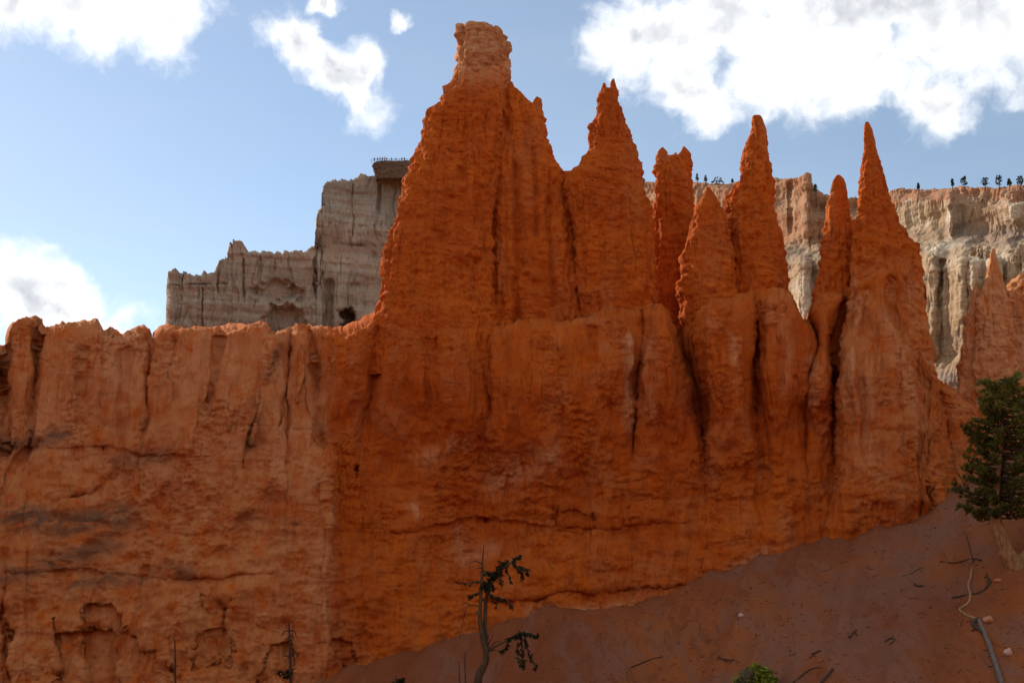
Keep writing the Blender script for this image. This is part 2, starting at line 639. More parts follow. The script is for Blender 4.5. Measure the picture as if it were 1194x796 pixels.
def build_ground():
    def lines(fine, lo, hi, step, outer):
        a = list(np.arange(lo, hi, step))
        return np.array(sorted(outer[0] + a + outer[1]))
    xs = lines(True, -14, 36, .125, ([-2600, -1500, -900, -600, -420, -300, -220, -160, -120, -90, -70, -56, -46, -38, -32, -27, -23, -20, -17.5, -15.5],
                                     [37, 39, 42, 46, 52, 60, 70, 85, 105, 130, 165, 210, 270, 360, 500, 700, 1000, 1600, 2600]))
    ys = lines(True, 27, 63, .125, ([-900, -500, -350, -260, -200, -160, -130, -110, -95, -80, -68, -56, -46, -38, -30, -24, -18, -12, -8, -4, 0, 4, 8, 12, 15, 18, 20, 22, 24, 25.5],
                                    [64, 66, 69, 73, 78, 85, 95, 110, 130, 160, 200, 260, 340, 450, 600, 800, 1100, 1600, 2600]))
    X, Yg = np.meshgrid(xs, ys)
    Z = ground_z(X, Yg)
    a, b = ground_hit(1110, 612), ground_hit(930, 755)
    d = np.array([b.x - a.x, b.y - a.y]); L = np.linalg.norm(d); d /= L
    ac = (X - a.x) * -d[1] + (Yg - a.y) * d[0]
    dust = np.exp(-(ac / 3.2) ** 2)
    o = mesh_obj('ground', np.stack([X, Yg, Z], -1), grid_faces(len(ys), len(xs)), M_SOIL, attrs={'dust': dust})
    tag(o, kind='structure')
    o['label'] = 'reddish brown gravelly talus slope falling away from the foot of the wall'


build_ground()


# ------------------------------------------------------------------ rock building
def rock_noise(P, amp=1.0, flute=1.0, big=.42, smooth=0.0):
    """eroded mudstone: drips and flutes running down, thin beds, knobs, hairline cracks"""
    mask = .5 + .5 * sstep(-.3, .4, fbm(P, 5.0, 2))
    d = big * fbm(P, (3.2, 3.2, 5.5), 3)
    d = d + flute * .20 * ridged(P, (1.25, 1.25, 10.0), 2)
    Q = P + .25 * perlin(P / 1.3)[..., None]
    d = d + flute * mask * (1 - .45 * smooth) * .13 * ridged(Q, (.42, .42, 2.6), 2)
    m2 = (1 - smooth) + smooth * (.25 + .95 * sstep(-.05, .4, fbm(P + 61, (3.0, 3.0, 4.0), 2)))
    d = d + .11 * m2 * fbm(P, (.42, .42, .34), 3, .65)
    kn = perlin(P / np.float32(.22))
    d = d + .10 * np.maximum(kn, 0) * (1.3 - mask) * m2 * (1 - .3 * smooth)
    zz = P.copy()
    zz[..., 2] += .35 * perlin(P / 6.0)
    d = d + (.05 - .025 * smooth) * mask * m2 * ridged(zz, (5.0, 5.0, .50), 2)
    c1 = perlin((P + .12 * perlin(P / np.float32(.9))[..., None]) / np.array((.8, .8, 9.0), np.float32) + 40)
    d = d - (.12 - .05 * smooth) * np.exp(-(c1 / .045) ** 2) * sstep(.0, .25, fbm(P + 11, (2.5, 2.5, 3), 2))
    c2 = perlin(zz / np.array((3.5, 3.5, .9), np.float32) + 80)
    d = d - (.09 - .03 * smooth) * np.exp(-(c2 / .05) ** 2) * sstep(.05, .3, fbm(P + 23, (3, 3, 2), 2))
    return d * amp


def spire(name, tables, parent, Yc, ratio=.6, p=2.5, mat=None, attr=None, amp=1.0, nfront=120, step=1.1, flute=1.0, label=None, extra=None):
    """an eroded tower: rings of flattened oval sections between the left and right edges in each table (y, xl, xr)"""
    mat = mat or M_RED
    VV, FF, AA = [], [], {'pink': [], 'pale': [], 'gray': []}
    off = 0
    for tb in tables:
        y0, y1 = tb[0][0], tb[-1][0]
        rows = np.arange(y0, y1 + .01, step)
        hwmax = max((r[2] - r[1]) for r in tb) / 2
        nf = int(max(18, min(nfront, hwmax * 2.6)))
        ang = np.concatenate([np.linspace(math.pi, 2 * math.pi, nf, endpoint=False), np.linspace(0, math.pi, max(10, nf // 4), endpoint=False)])
        xl, xr = tab(rows, [(r[0], r[1]) for r in tb]), tab(rows, [(r[0], r[2]) for r in tb])
        yc = Yc(rows) if callable(Yc) else np.full(len(rows), float(Yc))
        C = U((xl + xr) / 2, rows, yc)
        hw = (xr - xl) / 2 * yc / FPX
        dr = np.minimum(hw * ratio, hw * .35 + 1.6)
        ca, sa = np.cos(ang), np.sin(ang)
        ex = np.sign(ca) * np.abs(ca) ** (2 / p)
        ey = np.sign(sa) * np.abs(sa) ** (2 / p)
        G = np.empty((len(rows), len(ang), 3))
        G[..., 0] = C[:, None, 0] + hw[:, None] * ex
        G[..., 1] = C[:, None, 1] + dr[:, None] * ey
        G[..., 2] = C[:, None, 2]
        N = grid_normals(G, True)
        N[..., 2] *= .6
        # outward
        sgn = np.sign((N[..., 0] * (G[..., 0] - C[:, None, 0]) + N[..., 1] * (G[..., 1] - C[:, None, 1])).mean())
        a = amp * np.clip(hw / .9, .25, 1.0)[:, None]
        km = sstep(.0, .35, fbm(G + 77, (2.2, 2.2, 2.2), 2))
        edge = np.clip(1.25 * np.abs(ex) - .25, 0, 1)[None, :] ** 3
        d = (rock_noise(G, .72, flute * 1.1, .20) + (.10 * km + .13 * edge) * perlin(G / np.array((.45, .45, .42), np.float32) + 5) + .22 * fbm(G + 9, (1.1, 1.1, 1.0), 2) * (.25 + .75 * km)) * a
        if extra is not None:
            d = d + extra(G, (xl[:, None] + xr[:, None]) / 2 + ex * (xr - xl)[:, None] / 2, np.broadcast_to(rows[:, None], d.shape))
        d = d - d.mean(1, keepdims=True)
        G = G + sgn * N * d[..., None]
        # closed top: two shrunken rings and a pole-like ring
        top = []
        c0 = G[0].mean(0)
        for k, up in ((.72, .10), (.38, .16), (.02, .18)):
            r = c0 + (G[0] - c0) * k
            r[:, 2] += up * min(1, hw[0]) + .28 * min(1., hw[0] * .7) * fbm(r, .6, 2)
            top.append(r)
        G = np.concatenate([np.stack(top[::-1]), G])
        R, K = G.shape[:2]
        VV.append(G.reshape(-1, 3))
        FF.append(grid_faces(R, K, True, flip=sgn > 0) + off)
        off += R * K
        pys = np.concatenate([np.full(3, y0), rows])
        pxs = np.concatenate([np.tile((xl + xr)[:1, None] / 2, (3, K)), (xl[:, None] + xr[:, None]) / 2 + ex * (xr - xl)[:, None] / 2])
        A = attr(pxs, np.broadcast_to(pys[:, None], pxs.shape)) if attr else {}
        for key in AA:
            AA[key].append(np.broadcast_to(A.get(key, 0.0), pxs.shape).ravel())
    o = mesh_obj(name, np.concatenate(VV), np.concatenate(FF), mat, parent, attrs={k: np.concatenate(v) for k, v in AA.items()})
    if label: o['label'] = label
    return o


def sheet_body(name, cols, topf, pyb, front, thick, nrows, disp, mat, parent=None, ends=(0, 0), attr=None, zb=None, roll=12, rollpx=12, rolld=2.5, nz=1.0, nx=1.0, drop=.1):
    """a wall-like rock mass: relief front from pyb up to the skyline topf, rounded top, back side and closed ends"""
    top = topf(cols)
    v = np.linspace(0, 1, nrows)[:, None]
    PY = pyb + (top[None, :] - pyb) * v
    PX = np.broadcast_to(cols[None, :], PY.shape)
    Yf = front(PX, PY)
    d = np.clip((PY - top[None, :]) / rollpx, 0, 1)
    Yf = Yf + rolld * (1 - np.sqrt(np.clip(1 - (1 - d) ** 2, 0, 1)))
    e = np.ones(len(cols))
    if ends[0]: e = np.minimum(e, np.sqrt(np.clip(1 - np.clip(1 - (cols - cols[0]) / ends[0], 0, 1) ** 2, 0, 1)))
    if ends[1]: e = np.minimum(e, np.sqrt(np.clip(1 - np.clip(1 - (cols[-1] - cols) / ends[1], 0, 1) ** 2, 0, 1)))
    Yf = Yf + thick * .5 * (1 - e)[None, :]
    G = U(PX, PY, Yf)
    N = grid_normals(G)
    N *= np.sign(-N[..., 1:2].mean())
    N[..., 2] *= nz
    N[..., 0] *= nx
    dd = disp(G, PX, PY)
    dd = dd - dd.mean()
    taper = np.clip(e, .1, 1)[None, :]
    G = G + N * (dd * taper)[..., None]
    last = G[-1]
    back = []
    for k in range(1, roll + 1):
        t = k / roll
        r = last.copy()
        r[:, 1] += t * (thick - rolld) * np.clip(e, .02, 1)
        r[:, 2] += -drop * t * thick + .02 * thick * t * fbm(r, thick * .25, 2)
        back.append(r)
    zb = G[0, :, 2].min() if zb is None else zb
    tr = back[-1]
    for k in range(1, 11):
        r = tr.copy()
        r[:, 2] = tr[:, 2] + (zb - tr[:, 2]) * k / 10
        r[:, 1] += thick * .10 * fbm(r, thick * .6, 2)
        back.append(r)
    ALL = np.concatenate([G, np.stack(back)])
    A = {}
    for k in ('pink', 'pale', 'gray'):
        f = np.broadcast_to(attr(PX, PY).get(k, 0.0) if attr else 0.0, PX.shape)
        A[k] = np.concatenate([f, np.repeat(f[-1:], len(back), 0)])
    return mesh_obj(name, ALL, grid_faces(ALL.shape[0], ALL.shape[1]), mat, parent, attrs=A)


def poly_mask(px, py, poly):
    ins = np.zeros(px.shape, bool)
    n = len(poly)
    for i in range(n):
        x1, y1 = poly[i]; x2, y2 = poly[(i + 1) % n]
        if y1 == y2: continue
        c = ((y1 > py) != (y2 > py)) & (px < (x2 - x1) * (py - y1) / (y2 - y1) + x1)
        ins ^= c
    return ins


def line_dist(px, py, pts):
    """distance to a polyline and the way along it (0..1)"""
    best = np.full(px.shape, 1e9); al = np.zeros(px.shape)
    n = len(pts) - 1
    for i in range(n):
        (x1, y1), (x2, y2) = pts[i], pts[i + 1]
        dx, dy = x2 - x1, y2 - y1
        t = np.clip(((px - x1) * dx + (py - y1) * dy) / (dx * dx + dy * dy), 0, 1)
        d = np.hypot(px - x1 - t * dx, py - y1 - t * dy)
        m = d < best
        best = np.where(m, d, best); al = np.where(m, (i + t) / n, al)
    return best, al


# ------------------------------------------------------------------ the red wall
BODY_TOP = [(-1000, 470), (-900, 330), (-800, 180), (-680, 60), (-560, 20), (-480, -5), (-400, 30), (-330, 10), (-260, 25), (-200, 20), (-165, 90), (-148, 240), (-138, 375), (-120, 385), (-60, 400), (-20, 395), (-4, 404), (2, 405), (6, 404), (9, 385), (14, 374), (22, 368), (34, 366), (44, 368), (50, 371), (53, 378), (60, 376), (66, 372),  # unseen high stretch at far left, added to shade the foreground slope
            (80, 369), (93, 371), (104, 369), (112, 367), (118, 373), (121, 382), (128, 379), (133, 380), (142, 387), (150, 383), (160, 380), (170, 382), (175, 392),
            (178, 394), (182, 392), (188, 384), (200, 378), (212, 376), (222, 379), (240, 376), (255, 378), (272, 379), (290, 378), (306, 380), (312, 387), (322, 388), (330, 384),
            (337, 379), (352, 377), (370, 379), (390, 381), (402, 380), (420, 374), (440, 366), (460, 372), (500, 379), (540, 378), (564, 378), (569, 392), (576, 382), (600, 379), (640, 374), (690, 366),
            (730, 359), (755, 358), (762, 362), (768, 359), (774, 364), (782, 384), (790, 394), (798, 384), (806, 366), (816, 358), (832, 352), (856, 346), (878, 340), (884, 348), (890, 341), (905, 338),
            (920, 341), (930, 359), (936, 371), (942, 372), (948, 354), (960, 342), (985, 334), (995, 331), (1010, 318), (1030, 304), (1050, 296), (1066, 292), (1072, 300),
            (1077, 372), (1083, 396), (1085, 424), (1090, 437), (1100, 445), (1114, 452), (1122, 461), (1140, 468), (1194, 480), (1300, 470), (1400, 480)]

# rounded buttresses between crevices: ([(y, xl, xr)...], bulge in m, y where it has died out)
BUTT = [
    ([(370, -200, -60), (560, -200, -60)], 1.5, 560), ([(370, -60, 4), (560, -60, 4)], 1.5, 545),
    ([(365, 5, 46), (430, 5, 41), (495, 5, 35), (560, 4, 30)], 1.1, 560),
    ([(380, 46, 173), (440, 41, 173), (490, 36, 176), (560, 30, 162)], 1.2, 590),
    ([(380, 175, 340), (440, 176, 336), (520, 163, 334)], 1.15, 590),
    ([(380, 342, 362), (430, 338, 367), (520, 335, 376)], .95, 545),
    ([(385, 364, 446), (430, 369, 432), (520, 378, 420)], 1.2, 540),
    ([(378, 446, 566), (475, 432, 568), (540, 425, 575)], 1.7, 560),
    ([(360, 573, 748), (480, 570, 742), (560, 565, 735)], 2.3, 580),
    ([(358, 754, 780), (396, 753, 790), (470, 745, 810), (540, 738, 822)], 2.0, 590),
    ([(345, 814, 881), (400, 813, 879), (470, 821, 880), (560, 822, 890)], 2.6, 600),
    ([(342, 884, 940), (400, 880, 948), (480, 881, 939), (560, 885, 940)], 2.2, 580),
    ([(352, 945, 984), (400, 952, 972), (475, 941, 971), (540, 938, 970)], 1.8, 570),
    ([(295, 992, 1074), (374, 982, 1079), (430, 973, 1092), (560, 972, 1115), (640, 960, 1130)], 3.2, 690),
    ([(445, 1092, 1180), (560, 1112, 1200)], 1.2, 600),
]
CRACKS = [([(568, 384), (566, 420), (569, 475)], 4.5, 1.0), ([(789, 372), (797, 410), (808, 455), (820, 506)], 10, 1.8),
          ([(882, 350), (880, 398), (884, 440)], 2.5, .4), ([(953, 404), (940, 436), (941, 480)], 3, .6), ([(983, 356), (973, 400), (972, 478)], 4, .8),
          ([(173, 384), (174, 440), (176, 489), (162, 520)], 3.0, .5), ([(44, 376), (40, 430), (34, 494)], 2.5, .35), ([(5, 404), (6, 460), (7, 512)], 2.5, .4),
          ([(366, 428), (370, 470), (376, 518)], 3, .6), ([(307, 422), (303, 460), (290, 520), (284, 545)], 2.2, .35), ([(339, 398), (336, 440), (325, 500)], 2.2, .4),
          ([(0, 688), (4, 740), (12, 796)], 3, .6), ([(64, 722), (70, 760), (74, 790)], 1.6, .25), ([(265, 710), (262, 740), (268, 770)], 3, .5), ([(200, 745), (202, 796)], 1.3, .3),
          ([(322, 400), (303, 450), (296, 520)], 6, -.5), ([(352, 402), (350, 470)], 5, -.4), ([(230, 395), (232, 450), (222, 520)], 13, -.5), ([(118, 398), (110, 470)], 14, -.4), ([(76, 395), (82, 480)], 9, -.35),
          ([(272, 420), (262, 500)], 8, -.35), ([(150, 415), (140, 500)], 7, .4), ([(205, 400), (200, 470)], 6, .35), ([(255, 392), (250, 440), (240, 480)], 4, .4), ([(95, 410), (92, 500)], 5, .3), ([(320, 560), (270, 600), (250, 640)], 12, -.4),
          ([(60, 505), (20, 540), (5, 575)], 8, .4), ([(130, 560), (90, 580), (60, 585)], 7, .4), ([(190, 560), (150, 600)], 9, -.3), ([(690, 385), (700, 470)], 7, .35), ([(650, 400), (655, 470)], 8, -.3), ([(500, 400), (497, 480)], 6, .3), ([(470, 395), (462, 470)], 7, -.3),
          ([(845, 370), (850, 470)], 6, .35), ([(905, 365), (912, 450)], 5, .35), ([(1040, 330), (1048, 420), (1052, 520)], 6, .45), ([(1010, 340), (1004, 430), (1008, 540)], 7, .4), ([(1065, 380), (1072, 470)], 5, .4), ([(1025, 360), (1026, 470)], 6, -.35),
          ([(415, 545), (416, 566)], 2.5, .5), ([(928, 440), (930, 470)], 2, .3), ([(1084, 570), (1090, 590)], 2, .4), ([(957, 595), (955, 570)], 2, .3)]
BLOCKS = [([(100, 707), (130, 703), (145, 722), (152, 738), (161, 742), (164, 756), (182, 757), (183, 768), (205, 775), (206, 870), (100, 870)], .38),
          ([(66, 739), (130, 735), (134, 760), (141, 870), (64, 870)], .42), ([(5, 720), (12, 760), (14, 870), (-60, 870), (-60, 700)], .5),
          ([(225, 738), (262, 730), (266, 760), (240, 775), (220, 790)], .30), ([(315, 752), (338, 750), (338, 790), (300, 800)], .35), ([(390, 745), (412, 748), (412, 775), (391, 768)], .3),
          ([(230, 690), (275, 700), (272, 712), (236, 712)], .2), ([(640, 590), (700, 600), (690, 625), (650, 622)], .25)]


def red_front(px, py):
    P = np.stack([px * .047, 0 * px, py * .047], -1)
    wx = px + 5.0 * fbm(P, 2.2, 3)
    wy = py + 4.0 * fbm(P + 31, 2.2, 3)
    Y = 60.0 + (700 - py) * .0105
    Y = Y + .9 * sstep(380, 396, wx) * sstep(420, 520, py)
    Y = Y + 1.8 * np.exp(-((px - 590) / 190) ** 2) * sstep(480, 640, py)
    best = np.zeros(px.shape)
    for tb, amt, end in BUTT:
        l, r = tab(py, [(q[0], q[1]) for q in tb]), tab(py, [(q[0], q[2]) for q in tb])
        u = np.clip(np.abs((wx - (l + r) / 2) / ((r - l) / 2)), 0, 1)
        a = amt * (.12 + .88 * sstep(end, end - 130, py))
        best = np.maximum(best, a * np.sqrt(1 - u ** 2.8))
    Y = Y - best
    for pts, w, dep in CRACKS:
        d, al = line_dist(wx + 0.0, py, pts)
        ww = w * (1.15 - al * .8)
        Y = Y + dep * (1 - .55 * al) * np.exp(-(d / ww) ** 2)
    for poly, dep in BLOCKS:
        Y = Y + dep * poly_mask(px + 2.5 * fbm(P, .9, 2), py + 2.0 * fbm(P + 7, .9, 2), poly)
    # the thin overhanging beds
    for (xa, xb, f, dep) in ((395, 800, lambda x: 612 + 6 * np.sin(x * .03), .30), (560, 960, lambda x: 700 - .08 * (x - 560), .45), (0, 330, lambda x: 668 + .02 * x, .25), (-100, 240, lambda x: 523 + .03 * x, .2),
                             (500, 680, lambda x: 545 + .08 * (x - 500), .22)):
        yl = f(px) + 6 * fbm(P, (3.5, 1, 50), 3)
        m = sstep(xa - 20, xa + 40, px) * sstep(xb + 20, xb - 50, px)
        q = py - yl
        Y = Y + m * dep * np.where(q > 0, np.exp(-q / 16), np.exp(-(q / 2.0) ** 2)) * (.5 + .5 * sstep(-.3, .2, fbm(P, 2.5, 2)))
    return Y


def red_attr(px, py):
    P = np.stack([px * .047, 0 * px, py * .047], -1)
    pink = 1.0 * sstep(398, 375, px + 6 * fbm(P, 2, 3)) * sstep(360, 420, py)
    pink = np.maximum(pink, .8 * np.exp(-((px - 1040) / 90) ** 2) * sstep(300, 400, py) * sstep(640, 560, py))
    pink = np.maximum(pink, .9 * sstep(1075, 1120, px))
    pink = np.maximum(pink, .18 + .3 * sstep(.0, .4, fbm(P, (2, 1, 5), 2)))
    pale = np.zeros(px.shape)
    for pts, w, a in (([(733, 395), (736, 440), (735, 500)], 7, 1.0), ([(757, 400), (760, 440), (755, 480)], 8, .5), ([(855, 395), (858, 420)], 6, .6), ([(830, 372), (828, 395)], 5, .5),
                      ([(905, 368), (920, 400), (918, 460)], 7, .45), ([(945, 420), (946, 470)], 7, .8), ([(1002, 352), (994, 400), (990, 470)], 9, .8), ([(1040, 370), (1060, 440), (1072, 500)], 12, .5),
                      ([(580, 565), (640, 530)], 14, .8), ([(480, 590), (492, 600)], 7, .9), ([(530, 620), (540, 650), (575, 640)], 10, .6), ([(495, 535), (540, 515)], 10, .6),
                      ([(620, 712), (700, 712), (760, 705)], 6, .8), ([(232, 410), (228, 450)], 16, .6), ([(340, 400), (350, 420)], 10, .5), ([(310, 450), (290, 530)], 12, .55), ([(365, 560), (378, 660), (372, 760)], 16, .35),
                      ([(1010, 430), (1010, 520)], 14, .4), ([(840, 672), (900, 640)], 7, .5)):
        d, al = line_dist(px, py, pts)
        pale = np.maximum(pale, a * np.exp(-(d / w) ** 2))
    pale = np.maximum(pale, (.30 + .35 * sstep(0, .35, fbm(P + 3, (2.5, 1, 3.5), 3))) * sstep(388, 360, px + 6 * fbm(P, 2, 3)) * (.25 + .75 * sstep(600, 520, py)))
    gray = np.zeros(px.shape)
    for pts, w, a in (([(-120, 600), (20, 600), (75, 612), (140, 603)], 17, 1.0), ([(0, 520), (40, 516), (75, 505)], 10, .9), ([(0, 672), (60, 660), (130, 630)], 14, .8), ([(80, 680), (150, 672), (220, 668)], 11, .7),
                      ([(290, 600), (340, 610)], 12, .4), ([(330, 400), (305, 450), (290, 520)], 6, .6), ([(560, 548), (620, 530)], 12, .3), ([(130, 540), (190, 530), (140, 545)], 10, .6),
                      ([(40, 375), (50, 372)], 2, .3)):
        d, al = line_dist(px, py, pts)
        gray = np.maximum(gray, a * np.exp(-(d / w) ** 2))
    return {'pink': pink, 'pale': pale, 'gray': gray}


def body_disp(G, px, py):
    up = sstep(620, 420, py)
    d = rock_noise(G, .9, 1.0, .48, 1.0)
    d = d + (1 - up) * (.17 * fbm(G, (1.6, 1.6, .8), 3, .5) + .04 * ridged(G, (1.2, 1.2, .5), 3))
    return d


fin = empty('rock_fin', (0, 62, -6), 'long red orange rock wall crowned by a flat topped tower and pointed spires', 'rock formation')
cols = np.concatenate([np.arange(-1000, -170, 4.0), np.arange(-170, 1400, 1.2)])
sheet_body('wall', cols, lambda x: tab(x, BODY_TOP) + 1.5 * fbm(np.stack([x * .2, 0 * x, 0 * x], -1), 1.0, 3), 905, red_front, 9.5, 430, body_disp, M_RED, fin, attr=red_attr, drop=.5)


def yb(px, py, back):
    """centre distance of a spire standing `back` metres behind the wall's face at (px, py)"""
    return float(red_front(np.array([float(px)]), np.array([float(py)]))[0]) + back


def spire_attr(px, py):
    P = np.stack([px * .047, 0 * px, py * .047], -1)
    return {'pale': .03 + 0 * px, 'pink': .04 + .25 * sstep(.05, .4, fbm(P, (2, 1, 5), 2)), 'gray': 0 * px}


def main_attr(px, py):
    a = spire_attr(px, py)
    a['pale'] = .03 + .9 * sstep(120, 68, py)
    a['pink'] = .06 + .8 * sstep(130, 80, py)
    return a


YA = yb(520, 400, 2.5)
fA = lambda rows: YA - .004 * (rows - 380)
tA1 = [(72, 533.5, 593.5), (90, 527.5, 597), (98, 524, 594), (107, 518, 592), (117, 512, 591), (125, 505, 590), (136, 497, 589), (156, 493, 586), (170, 488, 584), (186, 481.5, 582), (200, 476, 581), (210, 469, 580),
       (225, 466, 579), (240, 464, 578), (252, 462, 577), (262, 463, 577), (266, 461, 577), (272, 456, 577), (280, 452, 577), (291, 447, 577), (305, 445, 577), (345, 443, 577), (359, 440, 578), (372, 433, 580), (395, 428, 582), (440, 425, 583)]
tA2 = [(96, 588, 598), (102, 585, 601), (112, 580, 612), (120, 578, 620), (126, 576, 630), (140, 575, 634), (159, 574, 637.5), (172, 572, 641), (185, 572, 647), (193, 572, 651), (202, 572, 657),
       (230, 572, 663), (270, 572, 669), (310, 572, 675), (350, 572, 679), (440, 572, 682)]
tAn = [(113, 625, 627.5), (116, 622, 631), (121, 620.5, 632.5), (128, 619, 632), (136, 616, 634), (150, 610, 636)]


def grooves(lines):
    def f(G, px, py):
        d = 0
        for pts, w, dep in lines:
            q, al = line_dist(px + 2.5 * fbm(G, 1.3, 2), py, pts)
            d = d - dep * np.exp(-(q / w) ** 2)
        return d
    return f


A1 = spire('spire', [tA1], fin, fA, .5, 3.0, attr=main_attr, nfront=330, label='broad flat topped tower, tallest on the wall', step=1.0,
           extra=grooves([([(500, 230), (498, 330)], 3, .1), ([(545, 150), (540, 250), (538, 330)], 4, .12), ([(556, 310), (556, 345)], 2.5, .2), ([(520, 190), (518, 300)], 4, .1), ([(560, 190), (556, 270)], 4, .15)]))
A2 = spire('shoulder', [tA2, tAn], fin, lambda rows: YA + .8 - .004 * (rows - 380), .5, 3.0, attr=spire_attr, nfront=260, step=1.0,
           extra=grooves([([(600, 200), (602, 300), (601, 378)], 5, .45), ([(640, 240), (644, 360)], 4, .35), ([(622, 180), (625, 280)], 3, .3)]))
# pale caprock block on the tallest tower
tcap = [(33, 532, 572), (35, 531.5, 580), (37, 532, 584), (42, 531, 587), (47, 533, 590), (53, 532, 593), (60, 534, 594), (66, 533, 592), (72, 534, 593), (80, 536, 591), (94, 545, 582)]
tcapn = [(30.5, 577, 581), (35, 573, 585), (42, 572, 587), (52, 570, 588)]
tcapl = [(28, 532, 539), (31, 530, 545), (36, 531, 548), (50, 532, 550)]
tcapm = [[(29.5, 549, 556), (33, 547, 560), (40, 546, 562)], [(31, 562, 567), (34, 560, 571), (42, 559, 572)], [(50, 587, 591), (54, 585, 593.5), (60, 585, 594), (66, 586, 592)]]
spire('caprock', [tcap, tcapn, tcapl] + tcapm, A1, lambda rows: YA - .004 * (rows - 380), .62, 3.2, mat=M_CAP, nfront=170, amp=1.2, flute=1.3, step=.8)

spire('ridge', [[(201, 646, 668), (215, 640, 676), (250, 636, 690), (420, 630, 700)]], fin, YA + 1.4, .5, 3.0, attr=spire_attr, nfront=110, amp=.6)
YB = yb(700, 400, 3.4)
tB = [(105, 700, 719), (110, 697.5, 721), (120, 697, 723), (129, 695.5, 725.5), (136, 695, 727), (149, 688, 731), (156, 687, 734), (173, 686.5, 741), (185, 679, 746), (192, 675, 748), (198, 670, 749), (203, 660, 749.5),
      (217, 655, 751), (244, 660, 759), (264, 666, 761), (300, 668, 763), (345, 669, 766), (358, 675, 766), (420, 675, 766)]
spire('spire', [tB, [(97, 703, 705.5), (100, 702, 707), (108, 699, 710), (116, 698, 712)], [(92, 714, 716.2), (96, 712, 717.5), (101, 711.5, 718.5), (109, 709, 720.5), (118, 706, 722)],
                [(106, 717.5, 720), (112, 716, 722.5)]],
      fin, YB, .6, 2.5, attr=spire_attr, nfront=200, label='steep cone shaped spire with two tiny horns, right of the tallest tower')
YC = yb(780, 420, 6.2)
spire('spire', [[(186, 767, 804), (195, 765, 806), (199, 764.5, 807.5), (225, 763.5, 809.5), (243, 761.5, 811), (290, 757, 811), (345, 752, 814), (430, 745, 820)],
                [(172, 771, 773.5), (177, 766.5, 778), (183, 765, 781), (192, 765, 784)], [(171, 796.3, 798.5), (175, 794, 802), (180, 790, 805), (188, 787, 806.5), (196, 783, 807)],
                [(178, 786.5, 788.5), (183, 784, 791), (190, 781, 795)]],
      fin, YC, .6, 2.6, attr=spire_attr, nfront=160, label='narrow spire with a notched double tip')
YD = yb(822, 380, 3.2)
spire('spire', [[(218.5, 824, 827.5), (224, 821, 831), (232, 817, 836), (241, 813, 842), (267, 803, 850), (290, 797, 855), (305, 793, 857), (343, 790, 860), (352, 794, 860), (410, 800, 860)]],
      fin, YD, .62, 2.3, attr=spire_attr, nfront=160, label='low sharp pointed spire tucked between taller ones')
spire('ridge', [[(213, 857, 880), (220, 852, 882), (228, 848, 884), (243, 842, 886), (300, 838, 890), (400, 835, 890)]], fin, YD + 2.4, .6, 2.6, attr=spire_attr, nfront=90)
YE = yb(885, 360, 2.3)
tE = [(135.5, 877, 887), (138, 876, 889), (142, 876, 891), (149, 875.5, 893.5), (160, 872, 895), (168, 869, 896), (176, 868.5, 898), (191, 866, 900), (206, 864, 902), (225, 861.5, 903), (241, 858, 903.5), (252, 856.5, 906),
      (275, 855, 912.5), (305, 854, 918.5), (324, 854, 921), (339, 856, 922.5), (350, 858, 925), (420, 860, 928)]
spire('spire', [tE], fin, YE, .65, 2.4, attr=spire_attr, nfront=180, label='tall slender spire with a blunt tip')
YF = yb(965, 375, 2.8)
spire('spire', [[(204.5, 975, 980), (208, 972.5, 983.5), (214, 970, 987), (226, 967.5, 989), (244, 964, 992), (262, 962, 993.5), (282, 958.6, 995), (310, 956, 997), (332, 953.5, 997), (350, 947, 997), (372, 944, 997), (420, 942, 997)]],
      fin, YF, .65, 2.4, attr=spire_attr, nfront=120, label='short rounded spire leaning on the tallest one at the right')
YG = yb(1030, 350, 1.8)
tG = [(142.5, 1009, 1012.5), (147, 1007.5, 1015), (153, 1007, 1017.5), (161, 1007, 1019.5), (176, 1006, 1023), (184, 1005.5, 1025.5), (200, 1003.5, 1030), (214, 1002, 1034.5), (230, 1001, 1039), (248, 999, 1043.5),
      (263, 998, 1051), (271, 996, 1055.5), (284, 993, 1063), (287, 992, 1071), (300, 991.5, 1072.5), (324, 991, 1073.5), (343, 990, 1074.5), (374, 986, 1077), (400, 980, 1082), (440, 978, 1090)]
spire('spire', [tG], fin, YG, .62, 2.3, attr=lambda x, y: {**spire_attr(x, y), 'pink': .06 + .9 * sstep(290, 350, y)}, nfront=220, label='tall needle pointed spire with a broad foot at the right')

spire('ridge', [[(258, 988, 1002), (270, 984, 1006), (300, 980, 1010), (420, 972, 1016)]], fin, YF + 1.6, .6, 2.6, attr=spire_attr, nfront=60, amp=.6)
